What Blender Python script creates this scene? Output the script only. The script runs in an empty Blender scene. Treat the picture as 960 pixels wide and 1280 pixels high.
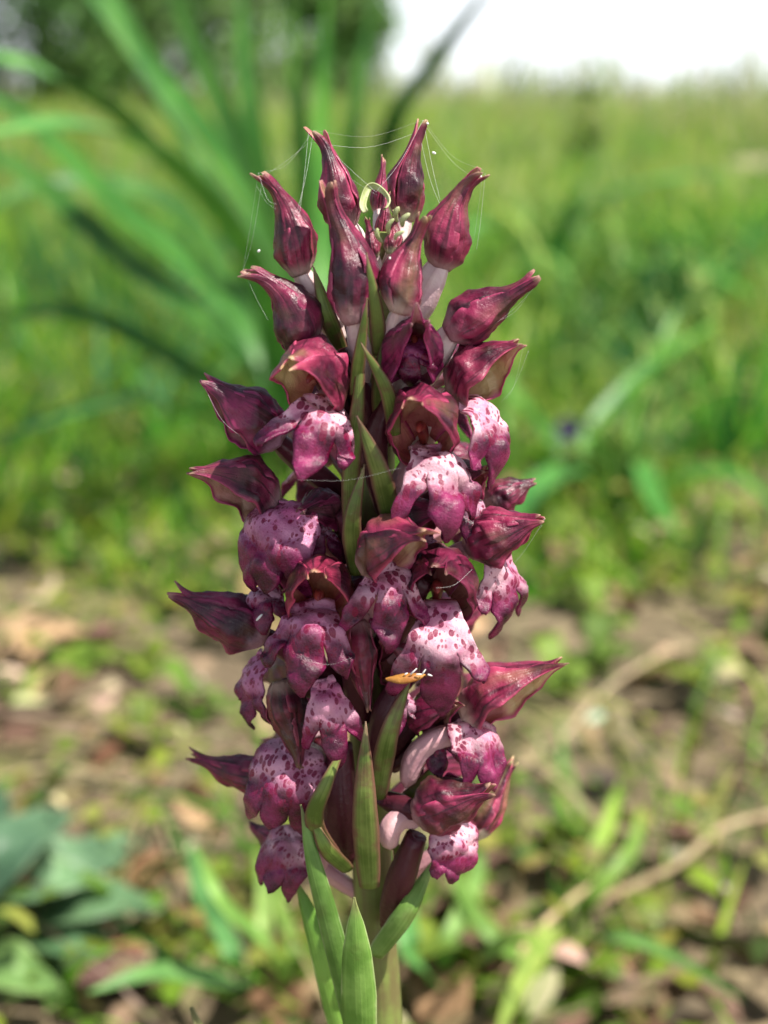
import bpy, math, random
import numpy as np
from mathutils import Vector

random.seed(7)
RNG = np.random.default_rng(11)
scene = bpy.context.scene
COL = scene.collection

# ------------------------------------------------------------------ camera, sky, sun, exposure
PITCH = math.radians(14.5)
DIST = 0.16
CAM = np.array([0.0, -DIST * math.cos(PITCH), 0.18 + DIST * math.sin(PITCH)])
HALF = 0.32                                   # tan of half the vertical field of view
cam_data = bpy.data.cameras.new('camera')
cam = bpy.data.objects.new('camera', cam_data)
COL.objects.link(cam)
cam.location = CAM
cam.rotation_euler = (math.radians(90) - PITCH, 0, 0)
cam_data.sensor_fit = 'VERTICAL'
cam_data.sensor_height = 24.0
cam_data.lens = 12.0 / HALF
cam_data.clip_start = 0.005
cam_data.clip_end = 2000.0
cam_data.dof.use_dof = True
cam_data.dof.focus_distance = DIST - 0.0075
cam_data.dof.aperture_fstop = (cam_data.lens * 1e-3) / (2 * 0.0013)
cam_data.dof.aperture_blades = 0
scene.camera = cam

SUN_AZ, SUN_EL = math.radians(66), math.radians(57)       # azimuth from the camera's side towards the right
world = bpy.data.worlds.new('World')
scene.world = world
world.use_nodes = True
wn = world.node_tree
sky = wn.nodes.new('ShaderNodeTexSky')
sky.sky_type = 'NISHITA'
sky.sun_disc = False
sky.sun_elevation = SUN_EL
sky.sun_rotation = math.radians(180) - SUN_AZ
sky.dust_density = 2.5
sky.air_density = 1.0
# thin bright cloud veil over the blue, the same all round
wtc = wn.nodes.new('ShaderNodeTexCoord')
wno = wn.nodes.new('ShaderNodeTexNoise')
wno.inputs['Scale'].default_value = 2.2
wno.inputs['Detail'].default_value = 4.0
wmr = wn.nodes.new('ShaderNodeMapRange')
wmr.inputs[1].default_value = 0.38; wmr.inputs[2].default_value = 0.62
wmr.inputs[3].default_value = 0.03; wmr.inputs[4].default_value = 0.18
wmx = wn.nodes.new('ShaderNodeMix'); wmx.data_type = 'RGBA'
wmx.inputs[7].default_value = (17.0, 17.8, 19.0, 1)
wn.links.new(wtc.outputs['Generated'], wno.inputs['Vector'])
wn.links.new(wno.outputs[0], wmr.inputs[0])
# haze thickening towards the horizon, all round
wsp = wn.nodes.new('ShaderNodeSeparateXYZ')
wn.links.new(wtc.outputs['Generated'], wsp.inputs[0])
whz = wn.nodes.new('ShaderNodeMapRange')
whz.inputs[1].default_value = 0.0; whz.inputs[2].default_value = 0.2
whz.inputs[3].default_value = 0.95; whz.inputs[4].default_value = 0.0
wn.links.new(wsp.outputs[2], whz.inputs[0])
wad = wn.nodes.new('ShaderNodeMath'); wad.operation = 'MAXIMUM'
wn.links.new(wmr.outputs[0], wad.inputs[0]); wn.links.new(whz.outputs[0], wad.inputs[1])
wn.links.new(wad.outputs[0], wmx.inputs[0])
wn.links.new(sky.outputs[0], wmx.inputs[6])
wn.links.new(wmx.outputs[2], wn.nodes['Background'].inputs[0])
wn.nodes['Background'].inputs[1].default_value = 0.06

sun_data = bpy.data.lights.new('sun', 'SUN')
sun = bpy.data.objects.new('sun', sun_data)
COL.objects.link(sun)
sun_data.energy = 5.0
sun_data.angle = math.radians(0.6)
sun_data.color = (1.0, 0.95, 0.87)
sdir = Vector((math.sin(SUN_AZ) * math.cos(SUN_EL), -math.cos(SUN_AZ) * math.cos(SUN_EL), math.sin(SUN_EL)))
sun.rotation_euler = sdir.to_track_quat('Z', 'Y').to_euler()

vs = scene.view_settings
vs.view_transform = 'Standard'
vs.look = 'None'
vs.exposure = 0.74
vs.gamma = 1.0
scene.cycles.max_bounces = 8
scene.cycles.transparent_max_bounces = 8

# ------------------------------------------------------------------ where things stand
FW = np.array([0, math.cos(PITCH), -math.sin(PITCH)])
UP = np.array([0, math.sin(PITCH), math.cos(PITCH)])
RT = np.array([1.0, 0, 0])
MM = 0.001
PX = 2 * HALF * DIST / 1280                   # metres covered by one photo pixel at the stem


def ray(px, py):
    return FW + RT * ((px - 480) / 640 * HALF) + UP * ((640 - py) / 640 * HALF)


def P(px, py, d=0.0):
    """world point seen at a photo pixel, d millimetres in front of the stem's plane"""
    r = ray(px, py)
    return CAM + r * ((-d * MM - CAM[1]) / r[1])


def at(px, py, y):
    r = ray(px, py)
    return CAM + r * ((y - CAM[1]) / r[1])


def G(px, py, z=0.0):
    r = ray(px, py)
    return CAM + r * ((z - CAM[2]) / r[2])


def view_dir(v):
    """(right, up, towards the viewer) -> world"""
    return np.array([v[0], -v[2], v[1]], float)


def unit(v):
    return v / (np.linalg.norm(v) + 1e-12)


def smooth(pts, n):
    p = np.array(pts, float)
    if len(p) == 2:
        t = np.linspace(0, 1, n)[:, None]
        return p[0] * (1 - t) + p[1] * t
    e = np.vstack([2 * p[0] - p[1], p, 2 * p[-1] - p[-2]])
    out = []
    m = len(p) - 1
    for s in np.linspace(0, m, n):
        i = min(int(s), m - 1)
        f = s - i
        a, b, c, d = e[i], e[i + 1], e[i + 2], e[i + 3]
        out.append(0.5 * (2 * b + (c - a) * f + (2 * a - 5 * b + 4 * c - d) * f * f + (3 * b - a - 3 * c + d) * f ** 3))
    return np.array(out)


# ------------------------------------------------------------------ materials
def new_mat(name):
    m = bpy.data.materials.new(name)
    m.use_nodes = True
    nt = m.node_tree
    for n in list(nt.nodes):
        nt.nodes.remove(n)
    return m, nt


class N:
    """small node-building helper"""
    def __init__(self, name):
        self.mat, self.t = new_mat(name)
        self.out = self.t.nodes.new('ShaderNodeOutputMaterial')

    def node(self, typ, **kw):
        n = self.t.nodes.new(typ)
        for k, v in kw.items():
            setattr(n, k, v)
        return n

    def link(self, a, b):
        self.t.links.new(a, b)

    def val(self, sock, v):
        if isinstance(v, bpy.types.NodeSocket):
            self.link(v, sock)
        else:
            sock.default_value = v

    def math(self, op, a, b=0.0, c=0.0, clamp=False):
        n = self.node('ShaderNodeMath', operation=op, use_clamp=clamp)
        self.val(n.inputs[0], a); self.val(n.inputs[1], b); self.val(n.inputs[2], c)
        return n.outputs[0]

    def ramp(self, f, lo, hi, a=0.0, b=1.0):
        n = self.node('ShaderNodeMapRange', interpolation_type='SMOOTHSTEP')
        self.val(n.inputs[0], f)
        n.inputs[1].default_value = lo; n.inputs[2].default_value = hi
        n.inputs[3].default_value = a; n.inputs[4].default_value = b
        return n.outputs[0]

    def mix(self, f, a, b, blend='MIX'):
        n = self.node('ShaderNodeMix', data_type='RGBA', blend_type=blend)
        self.val(n.inputs[0], f)
        for s, v in ((n.inputs[6], a), (n.inputs[7], b)):
            if isinstance(v, tuple):
                v = (v[0], v[1], v[2], 1.0)
            self.val(s, v)
        return n.outputs[2]

    def noise(self, vec, scale, detail=3.0, rough=0.55, dist=0.0):
        n = self.node('ShaderNodeTexNoise')
        if vec is not None:
            self.link(vec, n.inputs['Vector'])
        n.inputs['Scale'].default_value = scale
        n.inputs['Detail'].default_value = detail
        n.inputs['Roughness'].default_value = rough
        n.inputs['Distortion'].default_value = dist
        return n.outputs[0]

    def leafy(self, col, rough=0.45, spec=0.4, trans=0.25, trans_col=None, bump=None, bump_d=0.0001, strength=0.5, sheen=0.0):
        b = self.node('ShaderNodeBsdfPrincipled')
        self.val(b.inputs['Base Color'], col)
        self.val(b.inputs['Roughness'], rough)
        b.inputs['Specular IOR Level'].default_value = spec
        b.inputs['Sheen Weight'].default_value = sheen
        nrm = None
        if bump is not None:
            bn = self.node('ShaderNodeBump')
            bn.inputs['Distance'].default_value = bump_d
            bn.inputs['Strength'].default_value = strength
            self.link(bump, bn.inputs['Height'])
            nrm = bn.outputs[0]
            self.link(nrm, b.inputs['Normal'])
        if trans > 0:
            t = self.node('ShaderNodeBsdfTranslucent')
            self.val(t.inputs['Color'], trans_col if trans_col is not None else col)
            if nrm is not None:
                self.link(nrm, t.inputs['Normal'])
            mx = self.node('ShaderNodeMixShader')
            mx.inputs[0].default_value = trans
            self.link(b.outputs[0], mx.inputs[1]); self.link(t.outputs[0], mx.inputs[2])
            self.link(mx.outputs[0], self.out.inputs[0])
        else:
            self.link(b.outputs[0], self.out.inputs[0])
        return self.mat

    def coords(self):
        uv = self.node('ShaderNodeUVMap', uv_map='UVMap').outputs[0]
        sep = self.node('ShaderNodeSeparateXYZ')
        self.link(uv, sep.inputs[0])
        oi = self.node('ShaderNodeObjectInfo')
        pos = self.node('ShaderNodeTexCoord').outputs['Object']
        return uv, sep.outputs[0], sep.outputs[1], oi, pos

    def offset(self, vec, rnd, amount=37.0):
        m = self.math('MULTIPLY', rnd, amount)
        a = self.node('ShaderNodeVectorMath', operation='ADD')
        self.link(vec, a.inputs[0]); self.link(m, a.inputs[1])
        return a.outputs[0]

    def scaled(self, vec, s):
        a = self.node('ShaderNodeVectorMath', operation='MULTIPLY')
        self.link(vec, a.inputs[0]); a.inputs[1].default_value = s
        return a.outputs[0]


def mat_sepal(inner=False):
    k = N('sepal_inner' if inner else 'sepal_outer')
    uv, u, v, oi, pos = k.coords()
    p = k.offset(pos, oi.outputs['Random'])
    big = k.noise(p, 260, 3)
    fine = k.noise(p, 1500, 4, 0.65)
    edge = k.math('MULTIPLY', k.math('ABSOLUTE', k.math('SUBTRACT', u, 0.5)), 2.0)
    vein_uv = k.offset(k.scaled(uv, (5.5, 0.9, 1)), oi.outputs['Random'])
    veins = k.noise(vein_uv, 1.6, 2, 0.5, 0.35)
    if inner:
        c = k.mix(k.ramp(big, 0.35, 0.7), (0.55, 0.36, 0.21), (0.50, 0.17, 0.18))
        c = k.mix(k.ramp(veins, 0.55, 0.7, 0, 0.5), c, (0.33, 0.05, 0.09))
        c = k.mix(k.ramp(v, 0.3, 0.05, 0, 0.6), c, (0.30, 0.03, 0.05))
        c = k.mix(k.ramp(edge, 0.72, 0.98), c, (0.36, 0.04, 0.12))
    else:
        c = k.mix(k.ramp(big, 0.3, 0.72), (0.036, 0.003, 0.014), (0.32, 0.028, 0.090))
        c = k.mix(k.ramp(veins, 0.5, 0.66, 0, 0.8), c, (0.020, 0.002, 0.008))
        olive = k.math('MULTIPLY', k.ramp(k.noise(p, 190, 2), 0.46, 0.66), k.ramp(edge, 0.75, 0.15))
        c = k.mix(k.math('MULTIPLY', olive, 0.5), c, (0.15, 0.095, 0.045))
        c = k.mix(k.ramp(edge, 0.8, 1.0, 0, 0.8), c, (0.46, 0.060, 0.15))
        c = k.mix(k.ramp(k.math('ADD', v, k.math('MULTIPLY', k.math('SUBTRACT', big, 0.5), 0.25)), 0.18, 0.02, 0, 0.8), c, (0.52, 0.32, 0.33))
        c = k.mix(k.ramp(k.math('ADD', v, k.math('MULTIPLY', k.math('SUBTRACT', fine, 0.5), 0.1)), 0.92, 1.0, 0, 0.75), c, (0.48, 0.30, 0.20))
    c = k.mix(1.0, c, oi.outputs['Color'], 'MULTIPLY')
    c = k.mix(k.ramp(fine, 0.69, 0.8, 0, 0.15), c, (0.60, 0.30, 0.36))
    h = k.math('ADD', k.math('MULTIPLY', veins, 0.8), k.math('MULTIPLY', fine, 0.8))
    return k.leafy(c, k.ramp(fine, 0.3, 0.7, 0.26, 0.50), 0.5, 0.22, None, h, 0.0003, 0.55, 0.0)


def mat_lip():
    k = N('lip_spotted')
    uv, u, v, oi, pos = k.coords()
    p = k.offset(pos, oi.outputs['Random'])
    fine = k.noise(p, 4200, 3, 0.7)
    big = k.noise(p, 330, 3)
    cu = k.math('ABSOLUTE', k.math('SUBTRACT', u, 0.5))
    vw = k.math('ADD', v, k.math('MULTIPLY', k.math('SUBTRACT', big, 0.5), 0.35))
    deep = k.math('MAXIMUM', k.ramp(vw, 0.42, 0.66), k.ramp(k.math('ADD', cu, k.math('MULTIPLY', k.math('SUBTRACT', big, 0.5), 0.3)), 0.33, 0.5))
    pale = k.mix(k.ramp(big, 0.4, 0.7), (0.78, 0.46, 0.54), (0.64, 0.19, 0.34))
    lobe = k.mix(k.ramp(k.noise(p, 420, 3), 0.3, 0.7), (0.050, 0.002, 0.020), (0.32, 0.028, 0.125))
    c = k.mix(deep, pale, lobe)
    vor = k.node('ShaderNodeTexVoronoi', feature='F1')
    vor.inputs['Scale'].default_value = 1.0
    k.link(k.offset(k.scaled(uv, (15.0, 12.0, 0)), oi.outputs['Random'], 53.0), vor.inputs['Vector'])
    wob = k.math('MULTIPLY', k.math('SUBTRACT', k.noise(p, 800, 2), 0.5), 0.35)
    sepc = k.node('ShaderNodeSeparateColor')
    k.link(vor.outputs['Color'], sepc.inputs[0])
    size = k.ramp(sepc.outputs[0], 0.0, 0.9, 0.08, 0.50)
    spot = k.ramp(k.math('SUBTRACT', k.math('ADD', vor.outputs['Distance'], wob), size), 0.03, -0.05)
    vo2 = k.node('ShaderNodeTexVoronoi', feature='F1')
    vo2.inputs['Scale'].default_value = 1.0
    k.link(k.offset(k.scaled(uv, (29.0, 23.0, 0)), oi.outputs['Random'], 91.0), vo2.inputs['Vector'])
    sp2 = k.node('ShaderNodeSeparateColor')
    k.link(vo2.outputs['Color'], sp2.inputs[0])
    small = k.ramp(k.math('SUBTRACT', k.math('ADD', vo2.outputs['Distance'], wob), k.ramp(sp2.outputs[1], 0.35, 0.95, -0.05, 0.42)), 0.05, -0.05)
    spot = k.math('MAXIMUM', spot, k.math('MULTIPLY', small, 0.8))
    spot = k.math('MULTIPLY', spot, k.ramp(v, 0.06, 0.18))
    spot = k.math('MULTIPLY', spot, k.ramp(v, 0.85, 0.6))
    c = k.mix(1.0, c, oi.outputs['Color'], 'MULTIPLY')
    c = k.mix(k.math('MULTIPLY', spot, 0.9), c, (0.21, 0.003, 0.045))
    return k.leafy(c, k.ramp(fine, 0.35, 0.65, 0.20, 0.45), 0.55, 0.22, None, k.math('ADD', fine, k.math('MULTIPLY', big, 0.6)), 0.00013, 0.8)


def mat_ovary():
    k = N('ovary')
    uv, u, v, oi, pos = k.coords()
    p = k.offset(pos, oi.outputs['Random'])
    big = k.noise(p, 300, 3)
    c = k.mix(k.ramp(big, 0.3, 0.7), (0.78, 0.66, 0.62), (0.66, 0.46, 0.50))
    rib = k.math('SINE', k.math('ADD', k.math('MULTIPLY', u, 6.283 * 6), k.math('MULTIPLY', v, 1.5)))
    c = k.mix(k.ramp(rib, 0.3, 1.0, 0, 0.25), c, (0.42, 0.24, 0.22))
    c = k.mix(1.0, c, oi.outputs['Color'], 'MULTIPLY')
    h = k.math('ADD', k.math('MULTIPLY', rib, 0.3), k.noise(p, 1400, 3))
    return k.leafy(c, 0.42, 0.45, 0.15, None, h, 0.00018, 0.6)


def mat_green(name, light, dark, edge_col, edge_lo=0.7, trans=0.3, stripe=16.0, tip=None, rough=0.42, bump=0.0002, nscale=220, blotch=0.0):
    k = N(name)
    uv, u, v, oi, pos = k.coords()
    p = k.offset(pos, oi.outputs['Random'])
    big = k.noise(p, nscale, 3)
    fine = k.noise(p, nscale * 7, 3, 0.65)
    st = k.noise(k.offset(k.scaled(uv, (stripe, 0.5, 1)), oi.outputs['Random']), 1.4, 2, 0.5, 0.1)
    c = k.mix(k.ramp(k.math('ADD', k.math('MULTIPLY', big, 0.7), k.math('MULTIPLY', st, 0.3)), 0.38, 0.62), dark, light)
    edge = k.math('MULTIPLY', k.math('ABSOLUTE', k.math('SUBTRACT', u, 0.5)), 2.0)
    e2 = k.math('ADD', edge, k.math('MULTIPLY', k.math('SUBTRACT', big, 0.5), 0.5))
    c = k.mix(k.ramp(e2, edge_lo, 1.0, 0, 0.85), c, edge_col)
    if tip:
        c = k.mix(k.ramp(v, 0.82, 1.0, 0, 0.8), c, tip)
    if blotch:
        c = k.mix(k.ramp(k.noise(p, nscale * 1.7, 3, 0.6), 0.5, 0.7, 0, blotch), c, (0.17, 0.055, 0.05))
    c = k.mix(1.0, c, oi.outputs['Color'], 'MULTIPLY')
    c = k.mix(k.ramp(fine, 0.68, 0.82, 0, 0.3), c, (0.5, 0.52, 0.36))
    h = k.math('ADD', k.math('MULTIPLY', st, 0.6), k.math('MULTIPLY', fine, 0.6))
    return k.leafy(c, rough, 0.35, trans, None, h, bump, 0.4)


def mat_plain(name, a, b, scale, rough=0.7, trans=0.0, bump_d=0.0004, strength=0.5):
    k = N(name)
    pos = k.node('ShaderNodeTexCoord').outputs['Object']
    oi = k.node('ShaderNodeObjectInfo')
    p = k.offset(pos, oi.outputs['Random'])
    n1 = k.noise(p, scale, 4, 0.6)
    c = k.mix(k.ramp(n1, 0.3, 0.7), a, b)
    c = k.mix(1.0, c, oi.outputs['Color'], 'MULTIPLY')
    return k.leafy(c, rough, 0.3, trans, None, k.noise(p, scale * 3, 4, 0.65), bump_d, strength)


def mat_attr(name, trans, rough=0.5, spec=0.35):
    k = N(name)
    a = k.node('ShaderNodeAttribute', attribute_name='Col').outputs['Color']
    return k.leafy(a, rough, spec, trans)


def mat_ground():
    k = N('ground_soil')
    pos = k.node('ShaderNodeTexCoord').outputs['Object']
    n1 = k.noise(pos, 7, 4); n2 = k.noise(pos, 55, 5, 0.65); n3 = k.noise(pos, 260, 4, 0.7); n4 = k.noise(pos, 2.2, 3)
    c = k.mix(k.ramp(n2, 0.32, 0.68), (0.12, 0.088, 0.056), (0.32, 0.25, 0.155))
    c = k.mix(k.ramp(n3, 0.56, 0.72, 0, 0.7), c, (0.42, 0.35, 0.22))
    c = k.mix(k.ramp(n1, 0.46, 0.64, 0, 0.7), c, (0.17, 0.20, 0.045))
    sep = k.node('ShaderNodeSeparateXYZ'); k.link(pos, sep.inputs[0])
    far = k.ramp(k.math('ADD', sep.outputs[1], k.math('MULTIPLY', n4, 0.8)), 0.75, 1.8)
    g = k.mix(k.ramp(n2, 0.3, 0.7), (0.035, 0.065, 0.012), (0.08, 0.12, 0.025))  # dark green paints the shade between blades into the far ground
    c = k.mix(far, c, g)
    return k.leafy(c, 0.9, 0.2, 0.0, None, k.math('ADD', n2, k.math('MULTIPLY', n3, 0.5)), 0.012, 0.7)


M = {}
M['sepal'] = mat_sepal(False)
M['sepal_in'] = mat_sepal(True)
M['lip'] = mat_lip()
M['ovary'] = mat_ovary()
M['bract'] = mat_green('bract_green', (0.22, 0.29, 0.07), (0.095, 0.15, 0.025), (0.20, 0.07, 0.065), 0.5, 0.25, 7.0, (0.36, 0.22, 0.16), blotch=0.6)
M['lower_bract'] = mat_green('lower_bract_green', (0.23, 0.38, 0.09), (0.12, 0.24, 0.04), (0.40, 0.48, 0.22), 0.88, 0.3, 8.0, (0.34, 0.30, 0.14), blotch=0.15)
M['stem'] = mat_green('stem_green', (0.19, 0.24, 0.06), (0.15, 0.13, 0.05), (0.14, 0.11, 0.05), 0.9, 0.05, 14.0)
M['strap'] = mat_green('strap_leaf_green', (0.13, 0.31, 0.06), (0.05, 0.17, 0.035), (0.09, 0.2, 0.07), 0.8, 0.3, 14.0, None, 0.38, 0.0004, 40)
M['grass'] = mat_attr('grass_blade', 0.55)
M['tuft'] = mat_green('tuft_blade', (0.17, 0.27, 0.10), (0.09, 0.17, 0.055), (0.2, 0.28, 0.1), 0.9, 0.35, 8.0, None, 0.45, 0.0002, 60)
M['litter'] = mat_attr('litter', 0.1, 0.8, 0.2)
M['broad'] = mat_green('broad_leaf_glaucous', (0.14, 0.25, 0.125), (0.08, 0.16, 0.08), (0.18, 0.28, 0.15), 0.85, 0.2, 5.0, None, 0.45, 0.0004, 60)
M['weed'] = mat_green('weed_leaf', (0.21, 0.32, 0.045), (0.10, 0.19, 0.025), (0.3, 0.38, 0.06), 0.9, 0.35, 5.0, None, 0.5, 0.0002, 80)
M['dry'] = mat_plain('dry_stalk', (0.30, 0.215, 0.125), (0.50, 0.40, 0.25), 90, 0.7, 0.1)
M['twig'] = mat_plain('twig_bark', (0.10, 0.075, 0.05), (0.24, 0.19, 0.14), 120, 0.85)
M['dead_leaf'] = mat_plain('dead_leaf', (0.15, 0.10, 0.06), (0.36, 0.27, 0.17), 110, 0.75, 0.15)
M['column'] = mat_plain('column', (0.15, 0.012, 0.025), (0.30, 0.05, 0.035), 700, 0.4, 0.15, 0.0001)
M['tiny_bud'] = mat_plain('tiny_bud', (0.36, 0.42, 0.16), (0.55, 0.58, 0.32), 500, 0.45, 0.25, 0.0001)
M['silk'] = mat_plain('silk', (0.8, 0.8, 0.78), (0.9, 0.9, 0.88), 300, 0.3, 0.3, 0.00001)
M['scrap'] = mat_plain('scrap', (0.30, 0.10, 0.02), (0.55, 0.27, 0.06), 700, 0.5, 0.2, 0.0002)
M['bark'] = mat_plain('bark', (0.06, 0.048, 0.042), (0.15, 0.125, 0.11), 6, 0.9, 0, 0.02)
M['tree_leaf'] = mat_attr('tree_leaf', 0.3)
M['sand'] = mat_plain('sandy_path', (0.42, 0.33, 0.21), (0.56, 0.46, 0.31), 14, 0.95, 0, 0.01)
M['purple'] = mat_plain('purple_petal', (0.16, 0.11, 0.30), (0.24, 0.17, 0.40), 300, 0.5, 0.25)
M['petal'] = mat_plain('pale_petal', (0.42, 0.34, 0.38), (0.55, 0.46, 0.50), 200, 0.5, 0.25)
M['ground'] = mat_ground()


# ------------------------------------------------------------------ mesh builders
def link_mesh(name, verts, faces, mats, parent=None, origin=None, uvs=None, fmat=None, smooth_shade=True, color=None):
    v = np.asarray(verts, float)
    if origin is not None:
        v = v - np.asarray(origin)
    me = bpy.data.meshes.new(name)
    me.from_pydata([tuple(x) for x in v], [], faces)
    for m in (mats if isinstance(mats, (list, tuple)) else [mats]):
        me.materials.append(M[m])
    if fmat is not None:
        me.polygons.foreach_set('material_index', fmat)
    if uvs is not None:
        l = me.uv_layers.new(name='UVMap')
        vi = np.zeros(len(me.loops), np.int32)
        me.loops.foreach_get('vertex_index', vi)
        l.data.foreach_set('uv', np.asarray(uvs, np.float32)[vi].ravel())
    if smooth_shade:
        me.polygons.foreach_set('use_smooth', np.ones(len(me.polygons), bool))
    me.update()
    o = bpy.data.objects.new(name, me)
    COL.objects.link(o)
    if parent is not None:
        o.parent = parent
    elif origin is not None:
        o.location = origin
    if color is not None:
        o.color = (color[0], color[1], color[2], 1.0)
    return o


def empty(name, loc, parent=None, ploc=(0, 0, 0)):
    o = bpy.data.objects.new(name, None)
    o.empty_display_size = 0.005
    COL.objects.link(o)
    o.location = np.asarray(loc) - np.asarray(ploc)
    if parent is not None:
        o.parent = parent
    return o


def tag(o, label=None, cat=None, group=None, kind=None):
    if label: o['label'] = label
    if cat: o['category'] = cat
    if group: o['group'] = group
    if kind: o['kind'] = kind
    return o


def grid_normals(p):
    du = np.gradient(p, axis=0)
    dv = np.gradient(p, axis=1)
    n = np.cross(du, dv)
    return n / (np.linalg.norm(n, axis=2, keepdims=True) + 1e-15)


def shell(p, uv, thick, flip=False):
    """closed thin sheet from a grid of points: outer face, inner face and rim"""
    nu, nv = p.shape[:2]
    n = grid_normals(p)
    if flip:
        n = -n
    iu = np.linspace(-1, 1, nu)[:, None]
    iv = np.linspace(0, 1, nv)[None, :]
    th = thick * (1 - 0.55 * np.abs(iu) ** 6) * (1 - 0.45 * iv ** 8)
    q = p - n * th[..., None]
    verts = np.vstack([p.reshape(-1, 3), q.reshape(-1, 3)])
    uvs = np.vstack([uv.reshape(-1, 2)] * 2)
    idx = np.arange(nu * nv).reshape(nu, nv)
    off = nu * nv
    faces, fm = [], []
    for i in range(nu - 1):
        for j in range(nv - 1):
            a, b, c, d = int(idx[i, j]), int(idx[i + 1, j]), int(idx[i + 1, j + 1]), int(idx[i, j + 1])
            o1 = (a, b, c, d) if not flip else (d, c, b, a)
            faces.append(o1); fm.append(0)
            faces.append(tuple(x + off for x in reversed(o1))); fm.append(1)
    ring = [int(x) for x in list(idx[:, 0]) + list(idx[-1, 1:]) + list(idx[-2::-1, -1]) + list(idx[0, -2:0:-1])]
    for a, b in zip(ring, ring[1:] + ring[:1]):
        f = (b, a, a + off, b + off)
        faces.append(f if not flip else f[::-1]); fm.append(0)
    return verts, faces, uvs, fm


def frames(path):
    t = np.gradient(path, axis=0)
    t = t / (np.linalg.norm(t, axis=1, keepdims=True) + 1e-15)
    a = np.array([0, 0, 1.0]) if abs(t[0][2]) < 0.9 else np.array([1.0, 0, 0])
    n = unit(np.cross(t[0], a))
    ns = [n]
    for i in range(1, len(path)):
        n = unit(n - t[i] * np.dot(n, t[i]))
        ns.append(n)
    ns = np.array(ns)
    return t, ns, np.cross(t, ns)


def tube(path, radii, seg=12, ridge=0.0, twist=0.0, squash=1.0):
    path = np.asarray(path)
    t, n, b = frames(path)
    k = len(path)
    radii = np.broadcast_to(np.asarray(radii, float), (k,))
    verts, uvs, faces = [], [], []
    for i in range(k):
        for j in range(seg + 1):
            a = 2 * math.pi * j / seg
            r = radii[i] * (1 + ridge * math.cos(3 * a + twist * i / k))
            verts.append(path[i] + n[i] * math.cos(a) * r + b[i] * math.sin(a) * r * squash)
            uvs.append((j / seg, i / (k - 1)))
    w = seg + 1
    for i in range(k - 1):
        for j in range(seg):
            faces.append((i * w + j, i * w + j + 1, (i + 1) * w + j + 1, (i + 1) * w + j))
    for i, rev in ((0, True), (k - 1, False)):
        c = len(verts)
        verts.append(path[i]); uvs.append((0.5, i / (k - 1)))
        for j in range(seg):
            f = (i * w + j, i * w + j + 1, c)
            faces.append(f[::-1] if rev else f)
    return np.array(verts), faces, np.array(uvs)


def wobble(a, b, seed, amp):
    r = np.random.default_rng(seed)
    out = 0
    for f in (2.0, 3.7, 6.1):
        out = out + np.sin(a * f + r.uniform(0, 6.3)) * np.sin(b * f * 1.7 + r.uniform(0, 6.3)) / f
    return out * amp


# ------------------------------------------------------------------ flower pieces
BUD_T = [0, 0.06, 0.14, 0.26, 0.38, 0.5, 0.62, 0.74, 0.86, 0.95, 1.0]
BUD_R = [0.42, 0.66, 0.88, 1.0, 0.96, 0.74, 0.49, 0.34, 0.27, 0.21, 0.10]
HOOD_R = [0.45, 0.68, 0.88, 1.0, 1.0, 0.88, 0.68, 0.46, 0.28, 0.16, 0.05]


def prof(t, ks, vs_):
    # smooth interpolation through the knots
    f = np.linspace(0, 1, 201)
    y = np.interp(f, ks, vs_)
    k = np.exp(-np.linspace(-2, 2, 15) ** 2); k /= k.sum()
    ys = np.convolve(np.pad(y, 7, mode='edge'), k, 'valid')
    return np.interp(t, f, ys)


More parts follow.
